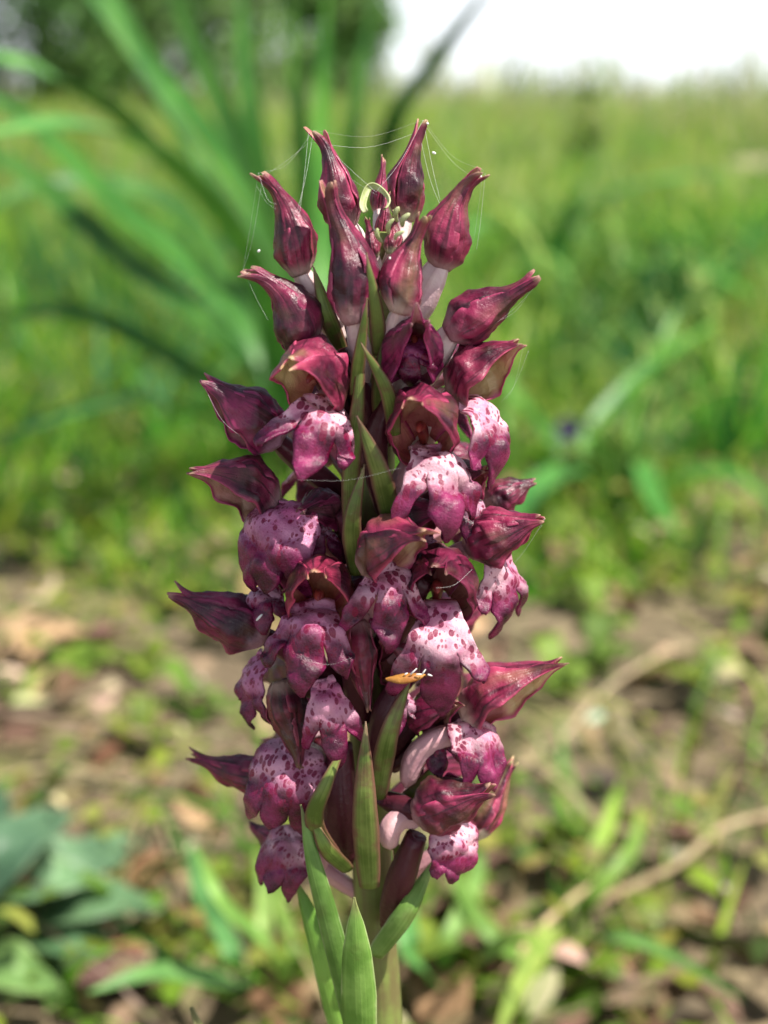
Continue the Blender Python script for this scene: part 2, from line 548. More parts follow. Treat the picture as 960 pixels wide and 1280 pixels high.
def make_sepals(parent, org, B, T, dorsal, R, opening, arch, seed, color, split=0.06, bud=True, flare=0.3, hook=0.0):
    rr = np.random.default_rng(seed)
    X = T - B
    L = np.linalg.norm(X)
    X = X / L
    D = unit(dorsal - X * np.dot(dorsal, X))
    Y = np.cross(D, X)
    nv, nu = 30, 23
    t = np.linspace(0, 1, nv)
    r = R * prof(t, BUD_T, BUD_R if bud else HOOD_R)
    hk = np.clip((t - 0.5) / 0.5, 0, 1) ** 2 - t
    cen = B + np.outer(t * L, X) + np.outer(hook * L * hk, D) + np.outer(arch * L * (np.sin(np.pi * t) * (0.7 + 0.6 * t)), D) + np.outer(rr.uniform(-.05, .05) * L * np.sin(np.pi * t) * np.sin(np.pi * 1.4 * t), Y)
    s = np.linspace(0, 1, nu)
    fold_a, fold_b = rr.uniform(0, 6.3, 2)
    for which in (0, 1, -1):
        if which == 0:
            half = math.radians(62) + math.radians(14) * t
            th = (s[:, None] * 2 - 1) * half[None, :]
            key = 0.0
            rad = 0.965
        else:
            lo = math.radians(46)
            if opening < 0.05:
                hi = math.radians(176) + 0 * t
            else:
                closed = math.radians(172)
                wide = math.radians(176 - 52 * opening)
                hi = closed + (wide - closed) * np.clip((t - 0.04) / 0.25, 0, 1) ** 0.8
                hi = hi * (1 - 0.22 * opening * np.clip((t - 0.55) / 0.45, 0, 1))
            th = which * (lo + s[:, None] * (hi[None, :] - lo))
            key = which * math.radians(112)
            rad = 1.02
        R2 = r[None, :] * rad * (1 + 0.07 * np.exp(-((th - key) / 0.16) ** 2))
        edge = np.abs(s * 2 - 1)[:, None]
        R2 = R2 * (1 - 0.05 * edge ** 6)
        if which != 0 and opening > 0.05:
            R2 = R2 * (1 + flare * opening * (s[:, None] ** 4) * np.sin(np.pi * np.clip(t, 0, 1))[None, :])
        R2 = R2 * (1 + wobble(th * 1.3, t[None, :] * 5, seed + which * 17 + 5, 0.15))
        R2 = R2 * (1 + 0.018 * np.sin(th * 6 + fold_a + 1.5 * np.sin(3 * t)[None, :]) + 0.008 * np.sin(th * 12 + fold_b + 2 * t[None, :]))
        R2 = R2 * (1 + edge ** 3 * 0.10 * np.sin(t[None, :] * 17 + fold_a + which) * (opening > 0.05))
        off = np.clip((t - 0.80) / 0.20, 0, 1) ** 1.5 * split * L
        dirk = D * math.cos(key) + Y * math.sin(key)
        tipj = rr.normal(0, 0.02, 3) * L
        p = (cen[None, :, :] + (np.cos(th) * R2)[..., None] * D + (np.sin(th) * R2 * 0.94)[..., None] * Y
             + off[None, :, None] * dirk + (np.clip((t - 0.75) / 0.25, 0, 1) ** 2)[None, :, None] * tipj)
        uv = np.stack(np.broadcast_arrays(s[:, None], t[None, :]), -1)
        fl = which < 0
        ve, fa, uu, fm = shell(p, uv, 0.00024, flip=not fl)
        link_mesh('sepal', ve, fa, ['sepal', 'sepal_in'], parent, org, uu, fm, True, color)
    return X, D, Y, L


def bez(a, b, c, d, t):
    t = t[:, None]
    return a * (1 - t) ** 3 + 3 * b * t * (1 - t) ** 2 + 3 * c * t * t * (1 - t) + d * t ** 3


def make_lip(parent, org, Lb, Lt, W, nrm, bulge, seed, color, curl=0.55, rounded=False, name='lip'):
    rr = np.random.default_rng(seed + 900)
    V = Lt - Lb
    L = np.linalg.norm(V)
    V = V / L
    Nn = unit(nrm - V * np.dot(nrm, V))
    U = np.cross(Nn, V)
    roll = rr.uniform(-0.28, 0.28)
    Nn, U = Nn * math.cos(roll) + U * math.sin(roll), U * math.cos(roll) - Nn * math.sin(roll)
    curl = curl * rr.uniform(0.7, 1.7)
    bulge = bulge * rr.uniform(0.8, 1.3)
    Lt = Lt - V * L * rr.uniform(0.0, 0.12) - Nn * L * rr.uniform(-0.05, 0.16)
    nv = 26
    v = np.linspace(0, 1, nv)
    cen = bez(Lb, Lb + Nn * bulge * L * 0.55 + V * L * 0.10, Lb + V * L * 0.62 + Nn * bulge * L * 1.25, Lt, v)
    w = W * prof(v, [0, .15, .3, .45, .6, .8, 1], [.30, .38, .50, .66, .84, 1.0, 1.0])
    sp = rr.uniform(0.42, 0.52)
    if rounded:
        w = W * prof(v, [0, .12, .3, .5, .7, .85, 1], [.45, .72, .96, 1.0, .92, .8, .7])
        sp = rr.uniform(0.70, 0.78)
    m0 = 0.37
    verts, uvs, faces = [], [], []
    index = {}

    def vid(pt, uvp):
        key = tuple(np.round(pt / 2e-6).astype(int))
        if key not in index:
            index[key] = len(verts)
            verts.append(pt); uvs.append(uvp)
        return index[key]

    ks = int(round(sp * (nv - 1)))
    sp = v[ks]
    for g in (-1, 0, 1):
        nu = 11
        s = np.linspace(0, 1, nu)
        if g == 0:
            vv = v.copy()
            q = np.clip((vv - sp) / (1 - sp), 0, 1)
            half = w * m0 * (1 + 0.22 * np.sin(np.pi * q)) * np.clip(1 - q ** 2.4, 0.03, 1) ** 0.7
            x = (s[:, None] * 2 - 1) * half[None, :]
            c = cen
        else:
            vend = (0.95 if rounded else 0.80) + rr.uniform(-0.07, 0.05)
            div = rr.uniform(0.0, 0.32)
            vv = np.where(v <= sp, v, sp + (v - sp) * (vend - sp) / (1 - sp))
            c = np.stack([np.interp(vv, v, cen[:, i]) for i in range(3)], -1)
            wv = np.interp(vv, v, w)
            q = np.clip((vv - sp) / (vend - sp), 0, 1)
            i_in, o_out = wv * m0, wv
            mid_c = (i_in + o_out) / 2 + wv * div * q
            hw = (o_out - i_in) / 2 * np.clip(1 - q ** 2.6, 0.03, 1) ** 0.65
            x = g * (mid_c[None, :] + (s[:, None] * 2 - 1) * g * hw[None, :])
        rel = x / W
        back = -0.8 * curl * W * (np.abs(rel) ** 1.6) * (0.7 + 0.4 * vv[None, :])
        back = back + W * (wobble(rel * 1.6, vv[None, :] * 4, seed, 0.26) + wobble(rel * 4.0, vv[None, :] * 9, seed + 1, 0.055))
        crease = -0.05 * W * np.exp(-((np.abs(rel) - m0) / 0.09) ** 2) * np.clip((vv[None, :] - 0.35) / 0.3, 0, 1)
        qq = q[None, :] ** 2
        p = c[None, :, :] + x[..., None] * U + (back + crease)[..., None] * Nn
        tilt = rr.uniform(-0.55, 0.25) if g else rr.uniform(-0.1, 0.25)
        p = p + (qq * W * tilt)[..., None] * Nn
        margin = 0.05 * W * np.sin(np.linspace(0, 21, nv) + rr.uniform(0, 6)) * (np.abs(s * 2 - 1)[:, None] ** 4) * q[None, :]
        p = p + margin[..., None] * U
        uu = np.clip(0.5 + rel * 0.48, 0, 1)
        uv = np.stack(np.broadcast_arrays(uu, vv[None, :]), -1)
        ids = [[vid(p[i, j], uv[i, j]) for j in range(nv)] for i in range(nu)]
        for i in range(nu - 1):
            for j in range(nv - 1):
                f = (ids[i][j], ids[i + 1][j], ids[i + 1][j + 1], ids[i][j + 1])
                if len(set(f)) == 4:
                    faces.append(f)
    o = link_mesh(name, np.array(verts), faces, ['lip'], parent, org, np.array(uvs), None, True, color)
    md = o.modifiers.new('thickness', 'SOLIDIFY')
    md.thickness = 0.00028
    md.offset = -1
    return o


def make_ovary(parent, org, S, B, R, color, sag=0.0, name='ovary', towards=None):
    mid = (S + B) / 2 + np.array([0, 0, -sag])
    if towards is not None:
        mid = mid + towards
    path = smooth([S, mid, B], 16)
    t = np.linspace(0, 1, 16)
    rad = R * np.interp(t, [0, .2, .5, .8, 1], [.55, .85, 1, .85, .6])
    ve, fa, uv = tube(path, rad, 14, 0.09, 4.0)
    return link_mesh(name, ve, fa, 'ovary', parent, org, uv, None, True, color)


def blob(path, radii, seg=10):
    """tube with rounded ends"""
    n = 14
    pts = smooth(path, n)
    t = np.linspace(0, 1, n)
    r = np.interp(t, np.linspace(0, 1, len(radii)), radii) * np.sqrt(np.clip(1 - np.abs(2 * t - 1) ** 6, 0.01, 1))
    return tube(pts, r, seg)


def leaf_sheet(path, W, nrm, chan=0.25, prof_k=None, nu=9, nv=24, seed=1, wave=0.04, thick=0.0003, twist=0.0):
    """a leaf along a path (base first): width W (half), channelled, pointed"""
    c = smooth(path, nv)
    t = np.gradient(c, axis=0); t /= np.linalg.norm(t, axis=1, keepdims=True) + 1e-15
    v = np.linspace(0, 1, nv)
    k = prof_k or ([0, .1, .35, .6, .8, .93, 1], [.75, .9, 1, .8, .48, .18, .03])
    w = W * prof(v, *k)
    s = np.linspace(-1, 1, nu)
    p = np.zeros((nu, nv, 3))
    for j in range(nv):
        n = unit(nrm - t[j] * np.dot(nrm, t[j]))
        u = np.cross(t[j], n)
        a = twist * v[j]
        n, u = n * math.cos(a) + u * math.sin(a), u * math.cos(a) - n * math.sin(a)
        for i in range(nu):
            x = s[i] * w[j]
            p[i, j] = c[j] + u * x + n * (chan * w[j] * s[i] ** 2)
    p += wobble(s[:, None] * 1.5, v[None, :] * 5, seed, wave * W)[..., None] * nrm
    uv = np.stack(np.broadcast_arrays((s[:, None] + 1) / 2, v[None, :]), -1)
    return shell(p, uv, thick, flip=False)


# ------------------------------------------------------------------ ground, path
def build_ground():
    ys = np.concatenate([np.linspace(-0.6, 1.6, 90), 1.6 + np.geomspace(0.03, 900, 50)])
    xs = np.concatenate([-np.geomspace(0.9, 900, 30)[::-1], np.linspace(-0.85, 0.85, 70), np.geomspace(0.9, 900, 30)])
    X, Y = np.meshgrid(xs, ys, indexing='ij')
    Z = 0.004 * np.sin(X * 31 + Y * 17) * np.sin(Y * 23 - X * 11) + 0.003 * np.sin(X * 71 + 2) * np.sin(Y * 63)
    Z = Z - 0.004
    Z *= np.exp(-(np.maximum(np.abs(Y) - 1.5, 0)) ** 2)
    v = np.stack([X, Y, Z], -1).reshape(-1, 3)
    nx, ny = len(xs), len(ys)
    i = np.arange(nx * ny).reshape(nx, ny)
    f = np.stack([i[:-1, :-1], i[1:, :-1], i[1:, 1:], i[:-1, 1:]], -1).reshape(-1, 4)
    o = link_mesh('ground', v, f.tolist(), 'ground')
    tag(o, 'brown earth under the meadow running out to the horizon', None, None, 'structure')


build_ground()

pc = [G(868, 218), G(905, 208), G(1000, 204), G(1200, 202), G(1500, 200)]
pl, pr_ = [], []
for i, c in enumerate(pc):
    wd = [0.05, 0.35, 0.42, 0.5, 0.5][i]
    pl.append(c + np.array([0, -wd, 0.004])); pr_.append(c + np.array([0, wd * 1.2, 0.004]))
path_o = link_mesh('path', np.array(pl + pr_), [(i, i + 1, i + 6, i + 5) for i in range(4)], 'sand')
tag(path_o, 'pale sandy bare strip crossing the meadow', None, None, 'structure')


# ------------------------------------------------------------------ grass masses
def blades(name, x, y, h, w, lean, col, mat='grass', z0=None, rows=4, curl=0.5):
    n = len(x)
    az = RNG.uniform(0, 2 * np.pi, n)
    la = RNG.uniform(0, 2 * np.pi, n)
    dx, dy = np.cos(la) * lean * h, np.sin(la) * lean * h
    ux, uy = np.cos(az) * w / 2, np.sin(az) * w / 2
    V = np.zeros((n, rows * 2 - 1, 3), np.float32)
    for r in range(rows):
        t = r / (rows - 1)
        bend = t ** 1.8
        cx, cy = x + dx * bend, y + dy * bend
        cz = h * t * (1 - 0.35 * curl * lean * t) - 0.004
        ww = (1 - t) ** 0.6 if r else 0.8
        if r == rows - 1:
            V[:, -1] = np.stack([cx, cy, cz], -1)
        else:
            V[:, 2 * r] = np.stack([cx - ux * ww, cy - uy * ww, cz], -1)
            V[:, 2 * r + 1] = np.stack([cx + ux * ww, cy + uy * ww, cz], -1)
    k = rows * 2 - 1
    tri = []
    for r in range(rows - 2):
        a = 2 * r
        tri += [(a, a + 1, a + 3), (a, a + 3, a + 2)]
    tri.append((k - 3, k - 2, k - 1))
    tri = np.array(tri)
    F = (tri[None] + (np.arange(n) * k)[:, None, None]).reshape(-1, 3)
    C = np.repeat(np.concatenate([col, np.ones((n, 1))], 1)[:, None, :], k, 1)
    return fast_mesh(name, V.reshape(-1, 3), F, C.reshape(-1, 4), mat)


def fast_mesh(name, V, F, C, mat):
    me = bpy.data.meshes.new(name)
    me.vertices.add(len(V))
    me.vertices.foreach_set('co', np.ascontiguousarray(V, np.float32).ravel())
    k = F.shape[1]
    me.loops.add(F.size)
    me.loops.foreach_set('vertex_index', np.ascontiguousarray(F, np.int32).ravel())
    me.polygons.add(len(F))
    me.polygons.foreach_set('loop_start', np.arange(0, F.size, k, dtype=np.int32))
    me.polygons.foreach_set('loop_total', np.full(len(F), k, np.int32))
    me.update(calc_edges=True)
    a = me.attributes.new('Col', 'FLOAT_COLOR', 'POINT')
    a.data.foreach_set('color', np.ascontiguousarray(C, np.float32).ravel())
    me.materials.append(M[mat])
    me.polygons.foreach_set('use_smooth', np.ones(len(F), bool))
    o = bpy.data.objects.new(name, me)
    COL.objects.link(o)
    return o


def palette(n, cols, weights, jit=0.18):
    cols = np.array(cols)
    i = RNG.choice(len(cols), n, p=np.array(weights) / sum(weights))
    c = cols[i] * (1 + RNG.normal(0, jit, (n, 1))) * (1 + RNG.normal(0, jit * 0.4, (n, 3)))
    return np.clip(c, 0.005, 0.8)


def patch_noise(x, y, f, seed):
    r = np.random.default_rng(seed)
    o = 0
    for k in range(5):
        a = r.uniform(0, 6.28); b = r.uniform(0.6, 1.6) * f
        o = o + np.sin((x * np.cos(a) + y * np.sin(a)) * b + r.uniform(0, 6.28))
    return o / 5


def wedge(n, y0, y1, spread=0.55, pad=0.25, power=1.0):
    """random ground points over the strip the lens looks across, wider than the view"""
    t = RNG.uniform(0, 1, n) ** power
    y = y0 + (y1 - y0) * t
    hw = (y + 0.16) * spread + pad
    x = RNG.uniform(-1, 1, n) * hw
    return x, y


def off_path(x, y):
    m = np.ones(len(x), bool)
    x0 = pc[0][0]
    yc = np.interp(x, [c[0] for c in pc], [c[1] for c in pc])
    return ~((x > x0) & (np.abs(y - yc) < 0.5))


GREENS = [(0.11, 0.31, 0.022), (0.23, 0.44, 0.03), (0.045, 0.18, 0.04), (0.38, 0.51, 0.05), (0.50, 0.45, 0.18)]
# lush mid meadow
x, y = wedge(42000, 0.45, 2.4, power=1.3)
keep = patch_noise(x, y, 9, 3) + (y - 0.78) * 1.4 > -0.12
x, y = x[keep], y[keep]
n = len(x)
hh = RNG.uniform(0.03, 0.095, n) * np.interp(y, [0.5, 0.8, 1.4, 2.4], [0.35, 0.55, 1, 1.25])
o = blades('meadow_grass', x, y, hh, RNG.uniform(0.002, 0.0055, n), RNG.uniform(0.2, 1.3, n), palette(n, GREENS, [4, 5, 3, 3, 1]))
tag(o, 'lush green meadow grass in the middle distance', 'grass', None, 'stuff')
# longer blades standing in clumps, light and dark
cx, cy = wedge(620, 0.75, 4.5, 0.6, 0.3, 1.2)
k = RNG.integers(0, len(cx), 15000)
sd_ = 0.02 * np.interp(cy[k], [0.7, 4.5], [1, 3])
x, y = cx[k] + RNG.normal(0, 1, 15000) * sd_, cy[k] + RNG.normal(0, 1, 15000) * sd_
pal = palette(len(cx), [(0.04, 0.17, 0.04), (0.13, 0.37, 0.04), (0.30, 0.51, 0.05), (0.10, 0.30, 0.11), (0.50, 0.56, 0.16)], [4, 4, 4, 2, 2])[k]
o = blades('tall_grass', x, y, RNG.uniform(0.05, 0.17, 15000) * np.interp(y, [.7, 1.2, 4.5], [.5, .9, 1.15]), RNG.uniform(0.003, 0.008, 15000), RNG.uniform(0.2, 1.0, 15000), pal)
tag(o, 'taller grass standing in loose clumps through the meadow', 'grass', None, 'stuff')
# far meadow up to the horizon
x, y = wedge(42000, 2.2, 14.0, 0.62, 0.4, power=1.5)
keep = off_path(x, y)
x, y = x[keep], y[keep]
n = len(x)
hh = RNG.uniform(0.06, 0.19, n) * np.interp(y, [2.2, 4, 9, 14], [0.75, 1.15, 1.5, 1.8]) * (1 + 0.5 * patch_noise(x, y, 5, 9))
straw = np.clip((x / (y + 0.2) - 0.05) * 3, 0, 1) * np.clip((y - 4.5) / 4, 0, 1)
near_path = (x / (y + 0.155) > 0.183) & (y > 2.4) & (y < 6.6)
hh = np.where(near_path, hh * 0.3, hh)
pal = palette(n, GREENS + [(0.46, 0.52, 0.22)], [3, 5, 1, 7, 3, 7])  # greyer green mixed in to imitate haze over distance
st = palette(n, [(0.50, 0.46, 0.26), (0.38, 0.38, 0.18)], [1, 1])
mask = RNG.uniform(0, 1, n) < straw * 0.75
pal[mask] = st[mask]
o = blades('far_meadow_grass', x, y, hh, RNG.uniform(0.004, 0.011, n) * np.interp(y, [2, 14], [1, 2.2]), RNG.uniform(0.1, 0.8, n), pal)
tag(o, 'haze-paled green grass stretching away to the skyline', 'grass', None, 'stuff')
x, y = wedge(26000, 13.0, 60.0, 0.7, 1.0, power=1.6)
n = len(x)
pal = palette(n, [(0.38, 0.48, 0.19), (0.54, 0.58, 0.31), (0.66, 0.62, 0.42)], [3, 4, 3])  # pale tones put distance haze into the blade colour
o = blades('skyline_grass', x, y, 0.15 + 0.7 * RNG.uniform(0, 1, n) ** 2.5 * (1 + 0.9 * patch_noise(x, y, 2.2, 4)), RNG.uniform(0.02, 0.06, n), RNG.uniform(0.1, 0.6, n), pal)
tag(o, 'soft haze of far grass and seed heads at the skyline', 'grass', None, 'stuff')
# thin short grass over the litter, close behind the orchid
x, y = wedge(4200, -0.1, 0.85)
keep = patch_noise(x, y, 16, 8) > 0.12
x, y = x[keep], y[keep]
n = len(x)
o = blades('short_grass', x, y, RNG.uniform(0.012, 0.05, n), RNG.uniform(0.0015, 0.004, n), RNG.uniform(0.3, 1.6, n),
           palette(n, GREENS + [(0.42, 0.34, 0.19)], [3, 4, 2, 3, 2, 3]))
tag(o, 'sparse short grass blades pushing up through brown leaf litter', 'grass', None, 'stuff')


# leaf-shaped scraps: fine litter and low ground cover
def flakes(name, x, y, size, col, mat, z=(0.0, 0.012), tilt=0.6, aspect=(0.35, 0.7)):
    n = len(x)
    base = np.array([(-1, 0, 0), (-0.45, 0.85, 0.12), (0.4, 0.8, 0.1), (1, 0, 0), (0.4, -0.8, 0.12), (-0.45, -0.85, 0.1)])
    az = RNG.uniform(0, 2 * np.pi, n)
    tx, ty = RNG.normal(0, tilt, n) * 0.6, RNG.normal(0, tilt, n) * 0.6
    asp = RNG.uniform(*aspect, n)
    V = np.zeros((n, 6, 3))
    bx = base[None, :, 0] * size[:, None] / 2
    by = base[None, :, 1] * (size * asp)[:, None] / 2
    bz = base[None, :, 2] * size[:, None] * RNG.uniform(-1.5, 2.5, (n, 1))
    c, s = np.cos(az)[:, None], np.sin(az)[:, None]
    V[..., 0] = x[:, None] + bx * c - by * s
    V[..., 1] = y[:, None] + bx * s + by * c
    V[..., 2] = RNG.uniform(*z, n)[:, None] + bz + bx * np.sin(tx)[:, None] + by * np.sin(ty)[:, None]
    V[..., 2] += np.maximum(0, -V[..., 2].min(1))[:, None] * 0.8
    tri = np.array([(0, 5, 1), (1, 5, 4), (1, 4, 2), (2, 4, 3)])
    F = (tri[None] + (np.arange(n) * 6)[:, None, None]).reshape(-1, 3)
    C = np.repeat(np.concatenate([col, np.ones((n, 1))], 1)[:, None, :], 6, 1)
    return fast_mesh(name, V.reshape(-1, 3), F, C.reshape(-1, 4), mat)


x, y = wedge(3600, -0.15, 1.25)
n = len(x)
o = flakes('leaf_litter', x, y, RNG.uniform(0.005, 0.018, n),
           palette(n, [(0.32, 0.24, 0.14), (0.17, 0.12, 0.075), (0.50, 0.41, 0.26), (0.24, 0.13, 0.07), (0.08, 0.06, 0.045)], [4, 4, 4, 1, 3], 0.25), 'litter')
tag(o, 'crumbled brown leaf litter over the bare earth', 'litter', None, 'stuff')
x, y = wedge(16000, 0.0, 1.5)
g = patch_noise(x, y, 14, 21) + patch_noise(x, y, 30, 5) * 0.7 + np.clip((y - 0.45) * 1.4, -0.2, 0.7) - 0.35 * (np.abs(x) < 0.0)
keep = g > -0.08
x, y = x[keep], y[keep]
n = len(x)
o = flakes('ground_cover', x, y, RNG.uniform(0.004, 0.011, n),
           palette(n, [(0.24, 0.34, 0.035), (0.14, 0.25, 0.03), (0.36, 0.36, 0.09), (0.10, 0.18, 0.04), (0.38, 0.31, 0.17)], [4, 3, 3, 2, 2], 0.2), 'grass', (0.002, 0.03), 0.5, (0.5, 0.9))
tag(o, 'yellow green mat of tiny leaved ground cover', 'ground cover', None, 'stuff')


# ------------------------------------------------------------------ trees on the skyline
def make_tree(px, y, height, spread, seed, leaf, label, cols, base_h=0.05, nleaf=5200, leafsize=0.09):
    r = np.random.default_rng(seed)
    c = G(px, 124)
    bx = ray(px, 124)[0] / ray(px, 124)[1] * (y - CAM[1])
    root = empty('tree', (bx, y, 0))
    org = np.array([bx, y, 0.0])
    V, F, U = [], [], []
    b0 = 0
    tips = []
    trunk = smooth([org + (0, 0, -0.05), org + (r.normal(0, .08), 0, height * .3), org + (r.normal(0, .2), r.normal(0, .2), height * .75)], 10)
    parts = [(trunk, np.linspace(height * .035, height * .010, 10))]
    for i in range(9):
        s = trunk[r.integers(1, 9)]
        a = r.uniform(0, 6.28)
        e = s + np.array([math.cos(a) * spread * r.uniform(.5, .95), math.sin(a) * spread * r.uniform(.5, .95), height * r.uniform(.05, .35)])
        parts.append((smooth([s, (s + e) / 2 + (0, 0, height * .07), e], 7), np.linspace(height * .013, height * .003, 7)))
        tips += [e, (s + e) / 2]
    tips.append(trunk[-1])
    for pth, rad in parts:
        ve, fa, uv = tube(pth, rad, 8)
        V.append(ve); F += [tuple(i + b0 for i in f) for f in fa]; b0 += len(ve)
    link_mesh('trunk', np.vstack(V), F, 'bark', root, org)
    # crown: clumps of leaves round limb ends and through the volume
    cl = np.array(tips + [org + np.array([r.normal(0, .45) * spread, r.normal(0, .45) * spread, height * r.uniform(base_h, 1.0)]) for _ in range(34)])
    k = r.integers(0, len(cl), nleaf)
    sz = r.uniform(.10, .26, len(cl)) * spread
    pos = cl[k] + r.normal(0, 1, (nleaf, 3)) * sz[k][:, None] * np.array([1, 1, .8])
    pos[:, 2] = np.abs(pos[:, 2] - 0.02) + 0.02
    d1 = r.normal(0, 1, (nleaf, 3)); d1 /= np.linalg.norm(d1, axis=1, keepdims=True)
    d2 = np.cross(d1, r.normal(0, 1, (nleaf, 3))); d2 /= np.linalg.norm(d2, axis=1, keepdims=True)
    s = r.uniform(.6, 1.3, nleaf)[:, None] * leafsize
    Vq = np.stack([pos - d1 * s * .5, pos + d2 * s * .22, pos + d1 * s * .5, pos - d2 * s * .22], 1) - org
    Fq = np.arange(nleaf * 4).reshape(-1, 4)
    cc = np.array(cols)[r.integers(0, len(cols), len(cl))][k] * r.uniform(.7, 1.3, (nleaf, 1))
    C = np.repeat(np.concatenate([cc, np.ones((nleaf, 1))], 1)[:, None], 4, 1)
    o = fast_mesh('crown', Vq.reshape(-1, 3), Fq, C.reshape(-1, 4), 'tree_leaf')
    o.parent = root
    tag(root, label, 'tree', 'trees along the skyline')


DK = [(0.06, 0.13, 0.04), (0.08, 0.16, 0.05), (0.09, 0.11, 0.06)]
MD = [(0.12, 0.26, 0.05), (0.18, 0.30, 0.08), (0.09, 0.20, 0.05)]
for i, (px, yy, h, sp, kind, lab) in enumerate([
        (-70, 13, 4.2, 1.9, 'd', 'dark dense tree with its crown hanging almost to the ground'),
        (70, 15, 4.6, 1.5, 'd', 'dark bare-stemmed tree beside the dense dark tree'),
        (190, 12, 3.0, 1.1, 'm', 'mid green bushy tree behind the arching strap leaves'),
        (300, 16, 4.0, 1.25, 'm', 'taller loose tree with sky showing through its crown'),
        (400, 14, 1.5, 0.5, 'm', 'small tree at the end of the tree line beside open sky'),
        (-260, 16, 5.0, 2.2, 'd', 'broad dark tree closing the tree line')]):
    make_tree(px, yy, h, sp, 40 + i, None, lab, DK if kind == 'd' else MD, nleaf=9000 if kind == 'm' else 12000, leafsize=0.11)


# ------------------------------------------------------------------ strap-leaved plant and other near background plants
def plant(name, label, cat, base, leaves, mat, leaf_name='leaf', group=None, thick=0.0006):
    root = empty(name, base)
    tag(root, label, cat, group)
    for i, lf in enumerate(leaves):
        pth, W, nrm, col = lf[:4]
        opts = lf[4] if len(lf) > 4 else {}
        ve, fa, uv, fm = leaf_sheet(pth, W, unit(np.array(nrm, float)), seed=i + 3, thick=thick, **opts)
        link_mesh(leaf_name, ve, fa, mat, root, base, uv, None, True, col)
    return root


sb = G(395, 590)
SK = ([0, .1, .35, .6, .8, .93, 1], [.8, .9, 1, .92, .65, .3, .04])


def strap(pts, W, col, nrm=(0.25, -0.75, 0.6)):
    p = [sb + np.array([random.uniform(-.02, .02), random.uniform(-.02, .02), -0.004])] + [at(a, b, yy) for a, b, yy in pts]
    return (p, W, nrm, col, {'prof_k': SK, 'chan': 0.3, 'nv': 30})


L_ = [
    strap([(345, 380, .72), (245, 205, .62), (130, 20, .52), (85, -60, .5)], .0092, (1.2, 1.2, 1.1)),
    strap([(360, 360, .80), (290, 170, .75), (235, 40, .72), (200, -80, .7)], .0088, (.6, .7, .6)),
    strap([(330, 370, .66), (235, 225, .55), (110, 160, .47), (-60, 175, .42)], .0096, (1.5, 1.5, 1.6), (0, -0.5, 0.85)),
    strap([(320, 360, .70), (190, 190, .60), (70, 100, .52), (-70, 55, .5)], .0096, (1.4, 1.4, 1.4), (0, -0.5, 0.85)),
    strap([(300, 450, .70), (160, 330, .62), (40, 225, .58), (-60, 170, .55)], .0081, (.7, .8, .7)),
    strap([(380, 350, .85), (372, 150, .82), (365, -20, .8)], .0070, (1.0, 1.0, .9)),
    strap([(420, 350, .90), (440, 160, .88), (468, -10, .88)], .0062, (1.0, 1.1, .9)),
    strap([(440, 370, .78), (482, 180, .70), (545, 75, .66), (620, -25, .64)], .0055, (.5, .6, .65)),
    strap([(320, 520, .72), (200, 440, .66), (90, 390, .62), (-20, 400, .6)], .0062, (.8, .95, .8)),
    strap([(300, 540, .70), (190, 500, .62), (80, 520, .56), (-30, 560, .53)], .0066, (.95, 1.1, 1.1), (0, -.3, .95)),
    strap([(330, 430, .95), (220, 260, .95), (60, 230, .9), (-80, 300, .86)], .0074, (.8, .9, .8)),
    strap([(350, 330, .95), (310, 120, .95), (300, -30, .95)], .0081, (.8, 1.0, .8)),
    strap([(350, 350, .90), (270, 190, .85), (170, 60, .80), (120, -60, .8)], .0096, (.9, 1.1, .9)),
    strap([(400, 350, .92), (400, 170, .95), (410, -20, .95)], .0074, (1.3, 1.5, 1.0)),
    strap([(300, 400, .85), (150, 260, .80), (30, 150, .75), (-50, 110, .7)], .0088, (.8, 1.0, .8)),
]
plant('strap_leaf_plant', 'large clump of arching dark green strap leaves behind the orchid', 'plant', sb, L_, 'strap')

# a second clump with longer thin leaves fanning to the right
sb2 = G(775, 640)


def thin(base, pts, W, col, nrm=(0, -0.6, 0.8)):
    p = [base + np.array([random.uniform(-.01, .01), random.uniform(-.01, .01), -0.003])] + [at(a, b, yy) for a, b, yy in pts]
    return (p, W, nrm, col, {'prof_k': SK, 'chan': 0.3, 'nv': 24})


plant('grass_clump', 'clump of long dark green grass blades leaning over the meadow', 'grass clump', sb2, [
    thin(sb2, [(735, 560, .70), (800, 470, .74), (900, 400, .80)], .0065, (.8, 1.0, .5)),
    thin(sb2, [(800, 580, .66), (815, 620, .60), (850, 670, .56)], .0060, (1.2, 1.4, 1.0)),
    thin(sb2, [(720, 590, .66), (660, 620, .58), (630, 690, .54)], .0070, (.9, 1.1, .9)),
    thin(sb2, [(790, 520, .74), (830, 430, .76), (850, 380, .78)], .0050, (1.2, 1.2, .7)),
    thin(sb2, [(840, 600, .68), (910, 590, .66), (980, 640, .62)], .0050, (1.1, 1.3, .9)),
    thin(sb2, [(700, 560, .72), (650, 500, .72), (620, 470, .72)], .0045, (1.1, 1.2, .8))], 'strap', 'blade')
sb3 = G(700, 420)
plant('grass_clump', 'clump of grey green blades arching low over the bright meadow', 'grass clump', sb3, [
    thin(sb3, [(690, 300, 1.3), (790, 235, 1.2), (920, 215, 1.1)], .0075, (1.8, 1.9, 1.9)),
    thin(sb3, [(660, 320, 1.4), (600, 280, 1.3), (570, 330, 1.2)], .0070, (1.2, 1.3, 1.0)),
    thin(sb3, [(740, 360, 1.3), (850, 330, 1.2), (960, 380, 1.1)], .0075, (1.2, 1.3, 1.0)),
    thin(sb3, [(700, 350, 1.5), (720, 250, 1.5), (760, 190, 1.5)], .0060, (1.4, 1.5, 1.0))], 'strap', 'blade')

